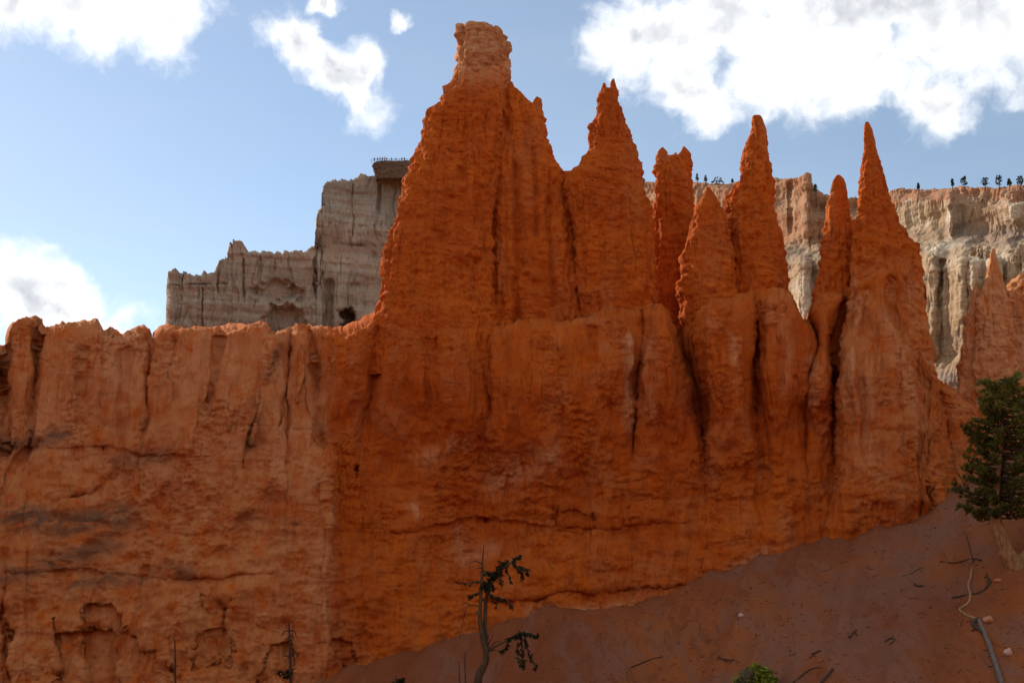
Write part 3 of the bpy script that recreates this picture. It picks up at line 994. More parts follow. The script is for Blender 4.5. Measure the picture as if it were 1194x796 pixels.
# second, paler fin behind the conifer
fin2 = empty('rock_fin', (30, 66, 0), 'pale pink rock spires rising behind the dark green conifer', 'rock formation')
pk = lambda x, y: {'pink': 1 + 0 * x, 'pale': .85 + 0 * x, 'gray': 0 * x}
spire('spire', [[(290, 1157, 1159.5), (297, 1155, 1161.5), (305, 1154, 1163), (318, 1151, 1166), (332, 1148, 1170), (345, 1143, 1174), (360, 1140, 1178), (400, 1136, 1184), (520, 1128, 1190)]],
      fin2, 62.6, .7, 2.3, attr=pk, nfront=110, label='thin sharp spire')
spire('spire', [[(334, 1136, 1139), (340, 1133, 1142), (351, 1131.5, 1146), (370, 1128, 1150), (400, 1123, 1152), (430, 1118, 1152), (450, 1114, 1150), (520, 1108, 1150)]], fin2, 63.4, .7, 2.3, attr=pk, nfront=90)
spire('wall', [[(321, 1188, 1216), (324, 1183, 1222), (332, 1176, 1226), (340, 1172, 1230), (372, 1168, 1240), (430, 1160, 1260), (520, 1150, 1270)], [(300, 1236, 1243), (330, 1226, 1256), (380, 1215, 1270), (520, 1200, 1300)]],
      fin2, 63.2, .6, 2.6, attr=pk, nfront=130)


# ------------------------------------------------------------------ far cliffs
def far_disp(s, beds=1.0):
    def f(G, px, py):
        mask = .35 + .65 * sstep(-.25, .3, fbm(G, 40 * s, 2))
        Q = G + 1.5 * perlin(G / np.float32(12 * s))[..., None]
        d = 2.6 * s * fbm(G, (24 * s, 24 * s, 80 * s), 3) + mask * 2.6 * s * ridged(Q, (9 * s, 9 * s, 90 * s), 2) + 1.2 * s * mask * ridged(Q, (3.2 * s, 3.2 * s, 26 * s), 2)
        zz = G.copy(); zz[..., 2] += 2 * perlin(G / np.float32(50))
        b = perlin(zz / np.array((90, 90, 5.5 * s), np.float32))
        d = d + beds * .75 * s * np.tanh(5 * b) + .5 * s * fbm(G, (4 * s, 4 * s, 2 * s), 4, .6) + .55 * s * mask * ridged(Q, (1.3 * s, 1.3 * s, 7 * s), 2)
        c1 = perlin(Q / np.array((6.5 * s, 6.5 * s, 60 * s), np.float32) + 33)
        d = d - 1.5 * s * np.exp(-(c1 / .05) ** 2) * sstep(-.05, .25, fbm(G + 50, 22 * s, 2))
        return d
    return f


LTOP = [(193, 372), (193.6, 347), (195, 330), (197.5, 317), (206, 314), (215, 318), (230, 320), (236, 319), (238, 313), (240.5, 320), (252, 318), (253, 312), (254.5, 303), (264, 299), (265.5, 290), (267, 284),
        (269.5, 284), (270, 290), (271, 290), (272, 282), (281, 283), (282.2, 293), (290, 295), (300, 293), (301, 299), (302, 294), (314, 292), (316, 293), (319, 299), (321, 299), (323, 294), (340, 294), (351, 292), (354, 294),
        (358, 290), (366, 287), (367.5, 283), (369, 262), (370.5, 247), (374, 245), (375.3, 240), (375, 225), (376.5, 218), (379, 213), (386, 209), (398, 209.5), (411, 210), (418, 206), (421, 203), (424, 205), (432, 204), (520, 203), (640, 206)]


def jag(x):
    Z = 0 * x
    b = perlin(np.stack([x / 5.0, Z + .5, Z], -1))
    return 1.9 * np.round(b * 3.2) / 2 + 1.3 * perlin(np.stack([x / 1.6, Z + 9.5, Z], -1))


def left_front(px, py):
    Y = 392 + (px - 193) * .13
    Y = Y + 3.0 * sstep(300, 286, py) * sstep(360, 372, px)
    Y = Y - 4.0 * np.exp(-((px - 392) / 12) ** 2) * sstep(300, 330, py)
    Y = Y - 5 * np.exp(-((px - 368) / 9) ** 2) * sstep(290, 310, py) + 4 * np.exp(-((px - 384) / 6) ** 2) * sstep(320, 330, py)
    Pn = np.stack([px * .31, 0 * px, py * .31], -1)
    ex, ey = px + 10 * fbm(Pn, (6, 1, 6), 3), py + 10 * fbm(Pn + 40, (6, 1, 6), 3)
    Y = Y + 7 * sstep(1.5, .3, ((ex - 332) / 22) ** 2 + ((ey - 376) / 19) ** 2)
    Y = Y + 4 * sstep(1.5, .3, ((ex - 325) / 26) ** 2 + ((ey - 340) / 12) ** 2)
    Y = Y + 13 * sstep(1.5, .4, ((ex - 405) / 7.5) ** 2 + ((ey - 372) / 13) ** 2)
    P = np.stack([px * .31, 0 * px, py * .31], -1)
    wx = px + 3.5 * fbm(P, (8, 1, 14), 3)
    for x, y0, y1, w, dd in ((284, 300, 350, 2.0, 2), (238, 335, 385, 1.2, 2), (302, 300, 325, 1.2, 1.5), (368, 302, 345, 2, 4), (320, 300, 325, 1.3, 1.5), (256, 305, 340, 1.5, 1.5), (442, 215, 250, 1.6, 2.5), (411, 215, 285, 1.2, 1.2)):
        Y = Y + dd * np.exp(-((wx - x) / w) ** 2) * sstep(y0 - 5, y0 + 5, py) * sstep(y1 + 8, y1 - 8, py)
    wy = py + 3 * fbm(P, (20, 1, 5), 3)
    for yy, dd in ((286, 1.6), (265, .6), (240, .7), (226, .5), (332, .8)):
        Y = Y + dd * sstep(-.25, .25, fbm(P + yy, (12, 1, 30), 2)) * np.exp(-((wy - yy) / 1.3) ** 2)
    return Y


lcols = np.concatenate([np.arange(193, 482, .45), np.arange(483, 640, 2.0)])
lcliff = sheet_body('cliff', lcols, lambda x: tab(x, LTOP) + jag(x), 560, left_front, 46, 250, far_disp(.7, 1.1), M_GREYCLIFF, ends=(7, 20), rollpx=3, rolld=2, zb=-8, nz=.12, nx=.3)
tag(lcliff, 'shaded grey tan layered cliff stepping up to a dark overhanging lookout', 'cliff')
CAPY = 429.0
CAPTOP = lambda x: tab(x, [(431.5, 189.0), (436, 188.2), (620, 188.2)])
spire('caprock', [[(195.6, 433, 610), (196.6, 431.8, 611), (199, 432, 612), (201.5, 433, 612), (204.5, 434.5, 612), (207.5, 435, 612), (210.5, 436, 612), (215, 437, 612)]], lcliff, CAPY, .28, 8, mat=M_DARKCAP, amp=2.2, nfront=200, step=.4, flute=.4)

RTOP = [(700, 215), (752, 213), (770, 212), (800, 213), (812, 213.5), (830, 214.5), (845, 214), (855, 213), (875, 212), (904, 206.5), (915, 208), (925, 206), (934, 207), (937, 203), (941, 201.5), (944, 203), (945, 212), (946.5, 215), (950, 221), (958, 226),
        (966, 229), (985, 229), (1000, 231), (1020, 228), (1040, 223), (1055, 221), (1075, 220), (1090, 219.5), (1110, 219), (1130, 218), (1160, 218.5), (1180, 217.5), (1194, 217), (1300, 214), (1440, 216)]


def right_Y(px):
    a = (px - W0 / 2) / FPX / math.cos(PITCH) * .985
    # cliff line from P1 = (230, 480) running along (-.43, .9)
    t = (230 - a * 480) / (.43 + .9 * a)
    return 480 + .9 * t


def right_front(px, py):
    P = np.stack([px * .4, 0 * px, py * .4], -1)
    Y = right_Y(px)
    w = py + 16 * fbm(P, (30, 1, 60), 3)
    near = sstep(960, 1060, px)
    rim = tab(px, RTOP)
    Y = Y + 14 * sstep(rim + 22, rim + 8, w)                 # red cap slope set back
    edge = 268 + (1 - near) * 6
    Y = Y - 26 * sstep(edge, edge + 34, w)                   # scree slope
    Y = Y + 7 * sstep(edge + 36, edge + 30, w)
    Y = Y - 8 * sstep(395, 440, w)
    for x, y0, y1, wd, dd in ((1108, 224, 275, 5, -8), (1180, 224, 262, 13, -7), (1099, 302, 332, 3, 5), (1134, 300, 420, 5, -6), (940, 205, 285, 6, -7), (922, 212, 270, 3, 4),
                              (1085, 300, 420, 7, -6), (1120, 300, 420, 7, -5), (1160, 300, 400, 6, -6), (935, 300, 400, 9, -14), (960, 240, 290, 5, 5)):
        Y = Y + dd * np.exp(-np.abs((px - x) / wd) ** 3) * sstep(y0 - 6, y0 + 5, py) * sstep(y1 + 10, y1 - 10, py)
    return Y


def right_attr(px, py):
    P = np.stack([px * .4, 0 * px, py * .4], -1)
    w = py + 10 * fbm(P, (12, 1, 12), 3)
    rim = tab(px, RTOP)
    red = np.maximum(sstep(1010, 990, px) * sstep(298, 280, w) * .85, sstep(rim + 20, rim + 10, w))
    red = np.maximum(red, .5 * np.exp(-((px - 1150) / 30) ** 2 - ((py - 240) / 12) ** 2))
    pale = np.zeros(px.shape)
    for x, y, a, b in ((1108, 248, 9, 26), (1182, 243, 20, 18), (945, 355, 30, 40), (1100, 285, 40, 8), (1135, 310, 5, 20), (1070, 262, 22, 7), (1150, 305, 40, 12), (1056, 232, 8, 8)):
        pale = np.maximum(pale, np.exp(-((px - x) / a) ** 2 - ((w - y) / b) ** 2))
    gray = np.exp(-((w - 275) / 13) ** 2) * sstep(1105, 1125, px) + .8 * sstep(425, 440, py) + .5 * np.exp(-((w - 300) / 10) ** 2) * sstep(1000, 960, px)  # cliff foot greyed to paint in its shade; bands above are scree
    return {'pink': red, 'pale': pale * .95, 'gray': np.clip(gray, 0, 1)}


rcols = np.concatenate([np.arange(700, 925, .8), np.arange(925, 1210, .5), np.arange(1210, 1440, 2.0)])
rcliff = sheet_body('cliff', rcols, lambda x: tab(x, RTOP) + .35 * jag(x), 540, right_front, 60, 330, far_disp(.95, .9), M_CREAMCLIFF, ends=(10, 10), rollpx=3, rolld=4, zb=-8, nz=.2, nx=.6, attr=right_attr)
tag(rcliff, 'sunlit cream and ochre canyon rim with red upper band and small pines on top', 'cliff')
for tb in ([(288, 1132.5, 1135), (296, 1131, 1137.5), (320, 1129, 1140), (345, 1128, 1141), (430, 1125, 1144)], [(286, 1141, 1143), (292, 1139, 1145), (330, 1138, 1149), (420, 1136, 1152)],
           [(287, 1150, 1152), (294, 1148, 1153), (330, 1146, 1156), (420, 1144, 1158)], [(292, 1176, 1179), (298, 1173, 1183), (330, 1170, 1186), (420, 1168, 1190)], [(285, 1187, 1190), (294, 1184, 1193), (330, 1182, 1198), (420, 1180, 1200)]):
    spire('pinnacle', [tb], rcliff, float(right_Y(tb[0][1])) - 24, .9, 2.2, mat=M_CREAMCLIFF, amp=4.0, nfront=24, step=1.5, flute=1.6)


# ------------------------------------------------------------------ small far things: rim pines, people, railing
def needle_tuft(mb, c, d, n, ln, wd, tone, rg, spread=.9):
    c = Vector(c)
    for _ in range(n):
        v = Vector((rg.gauss(0, 1), rg.gauss(0, 1), rg.gauss(0, 1)))
        v = (Vector(d).normalized() + v.normalized() * spread)
        v = v.normalized() * ln * rg.uniform(.55, 1.1)
        s = v.cross(Vector((rg.gauss(0, 1), rg.gauss(0, 1), rg.gauss(0, 1))))
        if s.length < 1e-6: continue
        s = s.normalized() * wd * .5
        m = c + v * .45
        i = len(mb.v)
        mb.v += [tuple(c), tuple(m + s), tuple(c + v), tuple(m - s)]
        mb.f.append([i, i + 1, i + 2, i + 3])
        mb.a += [min(1, max(0, tone + rg.uniform(-.12, .12)))] * 4


def rim_pine(px, ytop, ybase, w, Y, label, round_crown, seed):
    rg = random.Random(seed)
    b = Vector(U(px, ybase, Y)); t = Vector(U(px, ytop, Y))
    h = t.z - b.z
    b.z -= 1.5
    root = empty('pine_tree', b, label, 'tree', 'small pines along the canyon rim')
    k = Y / FPX
    tr = MB()
    tr.tube([b, b + Vector((rg.uniform(-.2, .2), 0, h * .5 + 1.5)), Vector((b.x, b.y, t.z - .1 * h))], .22, .06, 6, 3)
    tr.build('trunk', M_DARKBARK, root)
    cr = MB()
    for i in range(70):
        f = rg.uniform(.25, 1)
        hw = w * .5 * k
        if round_crown:
            r = hw * math.sqrt(max(0, 1 - (2 * (f - .62) / .8) ** 2))
        else:
            r = hw * (1.08 - f) * 1.25
        a = rg.uniform(0, 6.283)
        r *= rg.uniform(.25, 1) * (.75 + .25 * math.sin(3 * a + seed))
        c = Vector((b.x + r * math.cos(a), b.y + r * math.sin(a), b.z + 1.5 + h * f))
        needle_tuft(cr, c, Vector((math.cos(a), math.sin(a), .3)), 9, .75, .34, rg.uniform(0, 1), rg)
    cr.build('crown', M_FARTREE, root, smooth=False)


for i, (px, yt, ybz, w, rc, lab) in enumerate([
        (1111, 209, 219.5, 4, False, 'faint thin pine on the rim, left of a bushier pine'), (1125, 206, 219.5, 9, True, 'bushy pine on the rim, second from the left of the right hand row'),
        (1149, 207.5, 219, 10, True, 'flat topped pine on the rim in the middle of the right hand row'), (1165, 205, 219, 9, True, 'tallest pine in the right hand row on the rim'),
        (1177, 209, 218.5, 7, False, 'small pine on the rim just right of the tallest one'), (1190, 206, 218, 9, True, 'rim pine nearest the right edge of the photo'),
        (813, 203, 214, 6, False, 'upright rim pine seen just right of the notched double spire'), (823, 204.5, 214.5, 5, False, 'slim rim pine between an upright pine and a round dark bush'),
        (854, 209, 214, 3, False, 'tiny pine on the rim beside the tall slender spire'), (750, 208.5, 214.5, 6, True, 'little pine on the rim showing between two red spires'),
        (951, 215, 226, 8, False, 'rim pine at the foot of the upright rock slab'), (1071, 214, 221.5, 3, False, 'lone bare looking thin pine on the rim, left of the row')]):
    rim_pine(px, yt, ybz, w, float(right_Y(px)) + 8, lab, rc, 100 + i)
rg = random.Random(5)
bp = Vector(U(837, 214, float(right_Y(837)) + 8)); bp.z -= 1
bush = MB()
for i in range(90):
    a, r, h = rg.uniform(0, 6.28), 3.9 * math.sqrt(rg.random()), rg.random()
    needle_tuft(bush, (bp.x + r * math.cos(a), bp.y + r * math.sin(a), bp.z + .6 + h * 4.6 * math.sqrt(max(0, 1 - (r / 4.2) ** 2))), (math.cos(a), math.sin(a), .5), 9, .8, .4, rg.uniform(0, .8), rg)
o = bush.build('rim_bush', M_FARTREE, None, False, bp)
tag(o, 'round dark bush on the far rim between two red spires', 'bush')

cloth = [simple('dark_blue_cloth', (.03, .04, .09), (.05, .06, .12)), simple('black_cloth', (.02, .02, .02), (.04, .04, .04)), simple('grey_cloth', (.12, .12, .13), (.18, .18, .19)), simple('red_cloth', (.22, .04, .03), (.28, .06, .05))]
M_SKIN = simple('skin', (.42, .26, .18), (.48, .30, .21))
M_HAIR = simple('dark_hair', (.03, .02, .015), (.05, .035, .02))


def person(loc, s, mat, label, pose, rz):
    """one skinned figure, standing; arms hang or rest on the rail"""
    me = bpy.data.meshes.new('person')
    hand = {'hang': [(.24, .02, .98), (.25, -.03, .74)], 'rail': [(.25, -.08, 1.08), (.16, -.34, 1.06)], 'hip': [(.36, .06, 1.10), (.19, -.06, .98)]}[pose]
    V = [(0, 0, .95), (0, 0, 1.15), (0, 0, 1.38), (0, 0, 1.50), (0, -.01, 1.60), (0, -.01, 1.74)]
    R = [.15, .13, .16, .055, .085, .09]
    E = [(0, 1), (1, 2), (2, 3), (3, 4), (4, 5)]
    for sx in (-1, 1):
        i = len(V)
        V += [(sx * .19, 0, 1.40), (sx * hand[0][0], hand[0][1], hand[0][2]), (sx * hand[1][0], hand[1][1], hand[1][2])]
        R += [.065, .045, .035]
        E += [(2, i), (i, i + 1), (i + 1, i + 2)]
        j = len(V)
        V += [(sx * .10, 0, .88), (sx * .11, -.02, .48), (sx * .11, 0, .06), (sx * .12, -.14, .03)]
        R += [.10, .07, .05, .04]
        E += [(0, j), (j, j + 1), (j + 1, j + 2), (j + 2, j + 3)]
    me.from_pydata(V, E, [])
    o = bpy.data.objects.new('person_frame', me)
    COL.objects.link(o)
    md = o.modifiers.new('skin', 'SKIN')
    for v, r in zip(me.skin_vertices[0].data, R): v.radius = (r, r)
    me.skin_vertices[0].data[0].use_root = True
    o.modifiers.new('sub', 'SUBSURF').levels = 1
    dg = bpy.context.evaluated_depsgraph_get()
    m2 = bpy.data.meshes.new_from_object(o.evaluated_get(dg))
    bpy.data.objects.remove(o)
    m2.materials.clear(); m2.materials.append(mat); m2.materials.append(M_SKIN)
    for p in m2.polygons:
        p.material_index = 1 if p.center.z > 1.50 or (abs(p.center.x) > .13 and p.center.z < 1.06 and p.center.z > .70 and (p.center - Vector((0, 0, p.center.z))).length > .23) else 0
        p.use_smooth = True
    b = bpy.data.objects.new('person', m2)
    b.location = loc; b.scale = (s, s, s); b.rotation_euler = (0, 0, rz)
    COL.objects.link(b)
    tag(b, label, 'person', 'visitors standing at the lookout railing')
    hm = MB()
    rings, V2, F2 = 5, [], []
    for r in range(rings + 1):
        th = r / rings * 1.75
        for k in range(10):
            a = 2 * math.pi * k / 10
            V2.append((.105 * math.sin(th) * math.cos(a), .012 + .115 * math.sin(th) * math.sin(a) + .02 * (r / rings), 1.70 + .125 * math.cos(th)))
    for r in range(rings):
        for k in range(10):
            F2.append((r * 10 + k, r * 10 + (k + 1) % 10, r * 10 + 10 + (k + 1) % 10, r * 10 + 10 + k))
    hm.add(V2, F2)
    h = hm.build('hair', M_HAIR)
    h.parent = b
    return b


def cap_point(px, inset=3.0):
    Y = CAPY - 6.1 - .5 * min(1.0, (px - 432) / 12.0) - .12 * inset
    p = Vector(U(px, 190.0, Y))
    p.z = float(U(px, 195.6, CAPY)[2]) + .25
    return p


for i, (px, s, m, pose, lab) in enumerate([
        (436.5, .98, 0, 'hang', 'visitor in blue nearest the left tip of the lookout'), (440.3, 1.0, 1, 'rail', 'visitor in black second from the lookout tip, leaning on the rail'),
        (443.2, 1.02, 2, 'hip', 'visitor in grey third from the lookout tip, hands on hips'), (446.0, 1.06, 1, 'hang', 'visitor in black between one in grey and one in red on the lookout'),
        (448.6, 1.08, 3, 'hang', 'tall visitor in red at the lookout rail'), (450.8, .98, 0, 'rail', 'visitor in blue leaning on the rail just right of one in red'),
        (456.5, .95, 2, 'hang', 'visitor in grey standing alone mid lookout'), (461.5, .9, 3, 'rail', 'visitor in red leaning on the rail in the lookout middle'),
        (468.5, .98, 1, 'hang', 'visitor in black near the red tower at the lookout'), (471.5, 1.0, 0, 'hip', 'visitor in blue with hands on hips, closest to the red tower')]):
    person(cap_point(px, 4.0), s, cloth[m], lab, pose, random.Random(i).uniform(-.6, .6))
rail_root = empty('railing', cap_point(433, 2.5), 'thin grey railing along the lookout edge', 'railing')
rb = MB()
pts = [cap_point(x, 2.5) for x in np.arange(433, 478, 3.0)]
for hh in (.55, 1.1):
    rb.tube([p + Vector((0, 0, hh)) for p in pts], .05, .05, 6, 1, 0)
rb.build('rail', M_STEEL, rail_root)
for p in pts:
    q = MB(); q.tube([p - Vector((0, 0, .5)), p + Vector((0, 0, 1.15))], .07, .07, 6, 1, 0)
    q.build('post', M_STEEL, rail_root)


# ------------------------------------------------------------------ conifer at the right
def conifer():
    rg = random.Random(21)
    base = ground_hit(1186, 659)
    Y = base.y
    k = Y / FPX
    root = empty('conifer_tree', base - Vector((0, 0, .1)), 'dense green conifer with a bent trunk on the slope', 'tree')
    P = lambda x, y, dy=0.0: Vector(U(x, y, Y + dy))
    tr = MB()
    path = smooth_path([P(1190, 672), P(1184, 660), P(1175, 646), P(1168, 628), P(1161, 606), P(1160, 575), P(1166, 520), P(1168, 470), P(1166, 440)], 7)
    n = len(path)
    radii = [tab(i / (n - 1), [(0, .40), (.12, .42), (.25, .34), (.4, .30), (.5, .26), (.75, .12), (1, .02)]) for i in range(n)]
    tr.add(*tube(path, [float(r) for r in radii], 14, .10, 3))
    tr.build('trunk', M_BARK, root)
    st = MB()
    st.tube([P(1183, 660), P(1194, 648, .1), P(1204, 630, .2), P(1211, 600, .2), P(1208, 560, .2)], .26, .08, 10, 6)
    for (x0, y0, x1, y1) in ((1166, 620, 1160, 616), (1172, 640, 1166, 640)):
        st.tube([P(x0, y0), P(x1, y1, -.2)], .06, .03, 6, 3)
    st.build('side_stem', M_BARK, root)
    prof_l = [(434, 12), (440, 20), (448, 23), (455, 18), (464, 30), (475, 32), (484, 38), (490, 30), (500, 46), (510, 34), (520, 38), (535, 46), (545, 52), (553, 46), (560, 64), (568, 50), (580, 54), (590, 52), (599, 38), (606, 16)]
    prof_r = [(434, 16), (442, 26), (455, 24), (470, 36), (490, 48), (530, 60), (580, 64), (606, 26)]
    cxs = [(434, 1165), (480, 1170), (560, 1168), (606, 1164)]
    limbs, cr = MB(), MB()
    for i in range(112):
        y = 440 + (603 - 440) * ((i + rg.random()) / 112) ** .92
        a = i * 2.39996 + rg.uniform(-.3, .3)
        c = float(tab(y, cxs))
        ca, sa = math.cos(a), math.sin(a)
        L = float(tab(y, prof_l)) if ca < 0 else float(tab(y, prof_r))
        L *= k * rg.choice((.45, .65, .85, .95, 1.0, 1.1)) * rg.uniform(.9, 1.06)
        p0 = P(c, y + 2)
        d = Vector((ca, sa * .9, 0))
        droop = rg.uniform(-.10, .16)
        pts = [p0, p0 + d * L * .5 + Vector((0, 0, -.04 * L + droop * L * .3)), p0 + d * L + Vector((0, 0, .10 * L + droop * L))]
        limbs.tube(pts, .05 * (.5 + L / 2), .012, 5, 4)
        sp = smooth_path(pts, 8)
        tone0 = rg.choice((.0, .08, .2, .35)) + (.4 if y < 480 else 0)  # upper tufts coloured lighter, painting highlights into the crown top
        for j, q in enumerate(sp):
            f = j / (len(sp) - 1)
            if f < .32 and L > .6: continue
            for s in range(1 + (rg.random() < .8)):
                off = Vector((rg.gauss(0, 1), rg.gauss(0, 1), rg.gauss(0, .7))) * .13 * (1.15 - f * .5)
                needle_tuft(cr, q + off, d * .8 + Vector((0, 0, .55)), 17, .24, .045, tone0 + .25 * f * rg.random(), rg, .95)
    # bare twigs at the left
    for pts in ([(1134, 585), (1122, 560), (1112, 540), (1108, 528)], [(1138, 500), (1133, 490), (1134, 478)], [(1126, 566), (1113, 548), (1100, 545)]):
        limbs.tube([P(x, y, -.4) for x, y in pts], .022, .008, 5, 3)
    limbs.build('limbs', M_DARKBARK, root)
    cr.build('crown', M_NEEDLE, root, smooth=False)


conifer()


# ------------------------------------------------------------------ thin trees at the bottom
def hang_sprays(mb, pts, rg, k, n=26, size=4.2, tone=.3, droop=.7):
    sp = smooth_path(pts, 10)
    for i in range(n):
        f = rg.random() ** .8
        q = sp[min(len(sp) - 1, int(f * (len(sp) - 1)))]
        q = q + Vector((rg.gauss(0, 1), rg.gauss(0, 1), rg.gauss(0, 1))) * size * k * .35
        needle_tuft(mb, q, (rg.gauss(0, .5), rg.gauss(0, .5), -droop), 11, size * k * 1.3, size * k * .3, tone * rg.random() * 2, rg, .8)


def sparse_tree():
    rg = random.Random(9)
    g = Vector(U(555, 803, 50.0))
    Y = 50.0
    zb = float(ground_z(g.x, Y))
    base = Vector((g.x - .1, Y, zb - .15))
    k = Y / FPX
    root = empty('sparse_tree', base, 'scraggly half dead tree with tufts of dark foliage before the wall', 'tree')
    P = lambda x, y, dy=0.0: Vector(U(x, y, Y + dy))
    tr = MB()
    tr.tube([base, P(557, 796), P(563, 778), P(567, 764), P(562, 740), P(559.5, 718), P(560.5, 697), P(562, 672), P(562.8, 655), P(564.2, 634)], .20, .018, 9, 5)
    tr.tube([P(566, 764), P(567, 750, .1), P(565.5, 730, .1), P(566.5, 700, .1), P(570, 682, .1), P(575, 672, .1)], .12, .05, 7, 5)
    tr.build('trunk', M_BROWNWOOD, root)
    lm, cr = MB(), MB()
    live = [([(566, 678), (556, 678), (543, 680), (530, 679)], 14, 3.2, .1), ([(562, 690), (553, 692), (546, 696)], 14, 3.4, .4), ([(565, 690), (573, 675), (583, 664), (589, 653)], 46, 4.8, .4),
            ([(582, 666), (592, 659), (600, 652), (609, 647)], 22, 3.6, .3), ([(598, 656), (606, 664), (609, 673)], 22, 3.6, .8), ([(605, 660), (613, 663), (616, 670)], 18, 3.4, .8),
            ([(590, 662), (593, 670), (597, 680)], 12, 3.0, .9), ([(570, 692), (577, 697), (579, 709)], 16, 3.2, .9), ([(574, 695), (586, 698), (594, 702), (599, 711)], 22, 3.2, .7), ([(562, 668), (570, 668), (578, 670)], 30, 4.8, .3),
            ([(562, 684), (568, 682), (574, 686)], 26, 4.5, .5), ([(582, 668), (584, 676), (585, 682)], 10, 3.0, .9),
            ([(569, 758), (580, 752), (592, 746), (600, 740), (609, 737)], 26, 3.6, .3), ([(602, 742), (612, 738), (628, 742)], 36, 3.8, .4), ([(607, 742), (609, 758), (610, 778)], 34, 3.4, .9),
            ([(612, 744), (617, 762), (625, 778)], 30, 3.3, .8), ([(592, 748), (590, 756), (583, 758)], 16, 3.2, .7), ([(604, 748), (603, 762), (606, 772)], 16, 3.0, .9)]
    for i, (pts, n, sz, dr) in enumerate(live):
        pp = [P(x, y, rg.uniform(-.3, .3) if j else 0) for j, (x, y) in enumerate(pts)]
        lm.tube(pp, .055, .015, 5, 4)
        if i == 12: pp = pp[2:]
        hang_sprays(cr, pp, rg, k, n, sz, .35, dr)
    for pts in ([(559, 707), (551, 705), (544, 708), (540, 725), (536, 743)], [(549, 706), (543, 702), (537, 706)], [(563, 658), (556, 654), (549, 655)], [(562, 662), (555, 662)], [(568, 752), (577, 738)], [(569, 757), (578, 748), (586, 747)], [(568, 745), (572, 733)],
                [(569, 760), (576, 757), (583, 760)], [(556, 712), (553, 720)]):
        lm.tube([P(x, y, rg.uniform(-.2, .2) if j else 0) for j, (x, y) in enumerate(pts)], .035, .012, 5, 4)
    lm.build('branches', M_BROWNWOOD, root)
    cr.build('crown', M_DARKNEEDLE, root, smooth=False)


sparse_tree()


def small_dead_tree():
    rg = random.Random(4)
    Y = 57.0
    g = Vector(U(339, 815, Y))
    base = Vector((g.x, Y, float(ground_z(g.x, Y)) - .2))
    k = Y / FPX
    root = empty('dead_tree', base, 'small thin dead conifer with short bare twigs at the foot of the left wall', 'tree')
    P = lambda x, y, dy=0.0: Vector(U(x, y, Y + dy))
    tr = MB()
    tr.tube([base, P(339, 796), P(338.5, 770), P(338, 748), P(336.8, 724)], .12, .03, 7, 5)
    tr.build('trunk', M_DARKBARK, root)
    lm, cr = MB(), MB()
    for pts in ([(337.4, 736), (333, 735), (328, 741)], [(337.4, 735), (343, 735), (345, 742)], [(338, 744), (341, 747)], [(338, 765), (330, 764)], [(338.5, 762), (345, 761), (348, 763)], [(338, 762), (343, 766), (343.5, 776)], [(338.7, 782), (346, 778)],
                [(337.6, 740), (335, 744), (332, 745)], [(338, 780), (331, 782)], [(337, 729), (333, 729)], [(337.6, 740), (342, 743), (342, 745)], [(338, 752), (340, 754)]):
        lm.tube([P(x, y, rg.uniform(-.15, .15) if j else 0) for j, (x, y) in enumerate(pts)], .045, .02, 5, 4)
    lm.build('branches', M_DARKBARK, root)
    for pts, n in (([(340, 784), (344, 780)], 10), ([(338, 782), (331, 783), (326, 784)], 18), ([(334, 788), (332, 792)], 14)):
        hang_sprays(cr, [P(x, y) for x, y in pts], rg, k, n, 3.2, .3, .2)
    cr.build('crown', M_DARKNEEDLE, root, smooth=False)


small_dead_tree()


def shrub(px, py, w, h, Y, label, mat, n, seed, wood=None):
    rg = random.Random(seed)
    k = Y / FPX
    top = Vector(U(px, py, Y))
    gz = float(ground_z(top.x, Y))
    base = Vector((top.x, Y, gz - .05))
    hh = max(top.z - gz, h * k)
    root = empty('shrub', base, label, 'shrub')
    lm, cr = MB(), MB()
    for i in range(n):
        a = rg.uniform(0, 6.283)
        el = rg.uniform(.15, 1.5)
        r = w * .5 * k * math.cos(el) * rg.uniform(.75, 1.05)
        tip = base + Vector((r * math.cos(a), r * math.sin(a), hh * (.25 + .75 * math.sin(el)) * rg.uniform(.62, 1.0)))
        mid = base + (tip - base) * .5 + Vector((0, 0, .08 * hh))
        if i % 3 == 0: lm.tube([base, mid, tip], .03, .008, 5, 3)
        if wood and math.hypot(tip.x - base.x + .25 * w * k, tip.y - base.y + .2) < w * .22 * k: continue
        for f in (.75, .9, 1.0):
            needle_tuft(cr, base + (tip - base) * f, (tip - base), 8, .17, .055, rg.uniform(0, 1) * (.5 + .5 * f), rg, 1.0)
    if wood:
        for i in range(40):
            a = rg.uniform(0, 6.283); r = w * .2 * k * rg.random()
            tip = base + Vector((-.22 * w * k + r * math.cos(a), -.25 + r * math.sin(a), hh * rg.uniform(.6, .92)))
            lm.tube([base, base + (tip - base) * .6 + Vector((rg.uniform(-.1, .1), 0, 0)), tip], .025, .01, 5, 3)
    lm.build('stems', wood or M_DARKBARK, root)
    cr.build('leaves', mat, root, smooth=False)


shrub(881, 773, 56, 36, ground_hit(881, 795).y - 1.2, 'round bright green shrub with a grey woody heart at the bottom edge', M_SHRUB, 300, 3, M_GREYWOOD)
shrub(466, 789, 22, 18, 55.5, 'small dark twiggy shrub at the foot of the wall', M_DARKNEEDLE, 70, 6)


def pole(px, ytop, Y, r, label, lean=0.0, name='dead_sapling'):
    g = Vector(U(px, 800, Y))
    b = Vector((g.x, Y, float(ground_z(g.x, Y)) - .2))
    t = Vector(U(px + lean, ytop, Y))
    mb = MB()
    m = (b + t) / 2 + Vector((r * 1.4, 0, 0))
    mb.tube([b, m, t], r, r * .45, 7, 5)
    o = mb.build(name, M_DARKBARK, None, True, b)
    tag(o, label, 'dead tree')


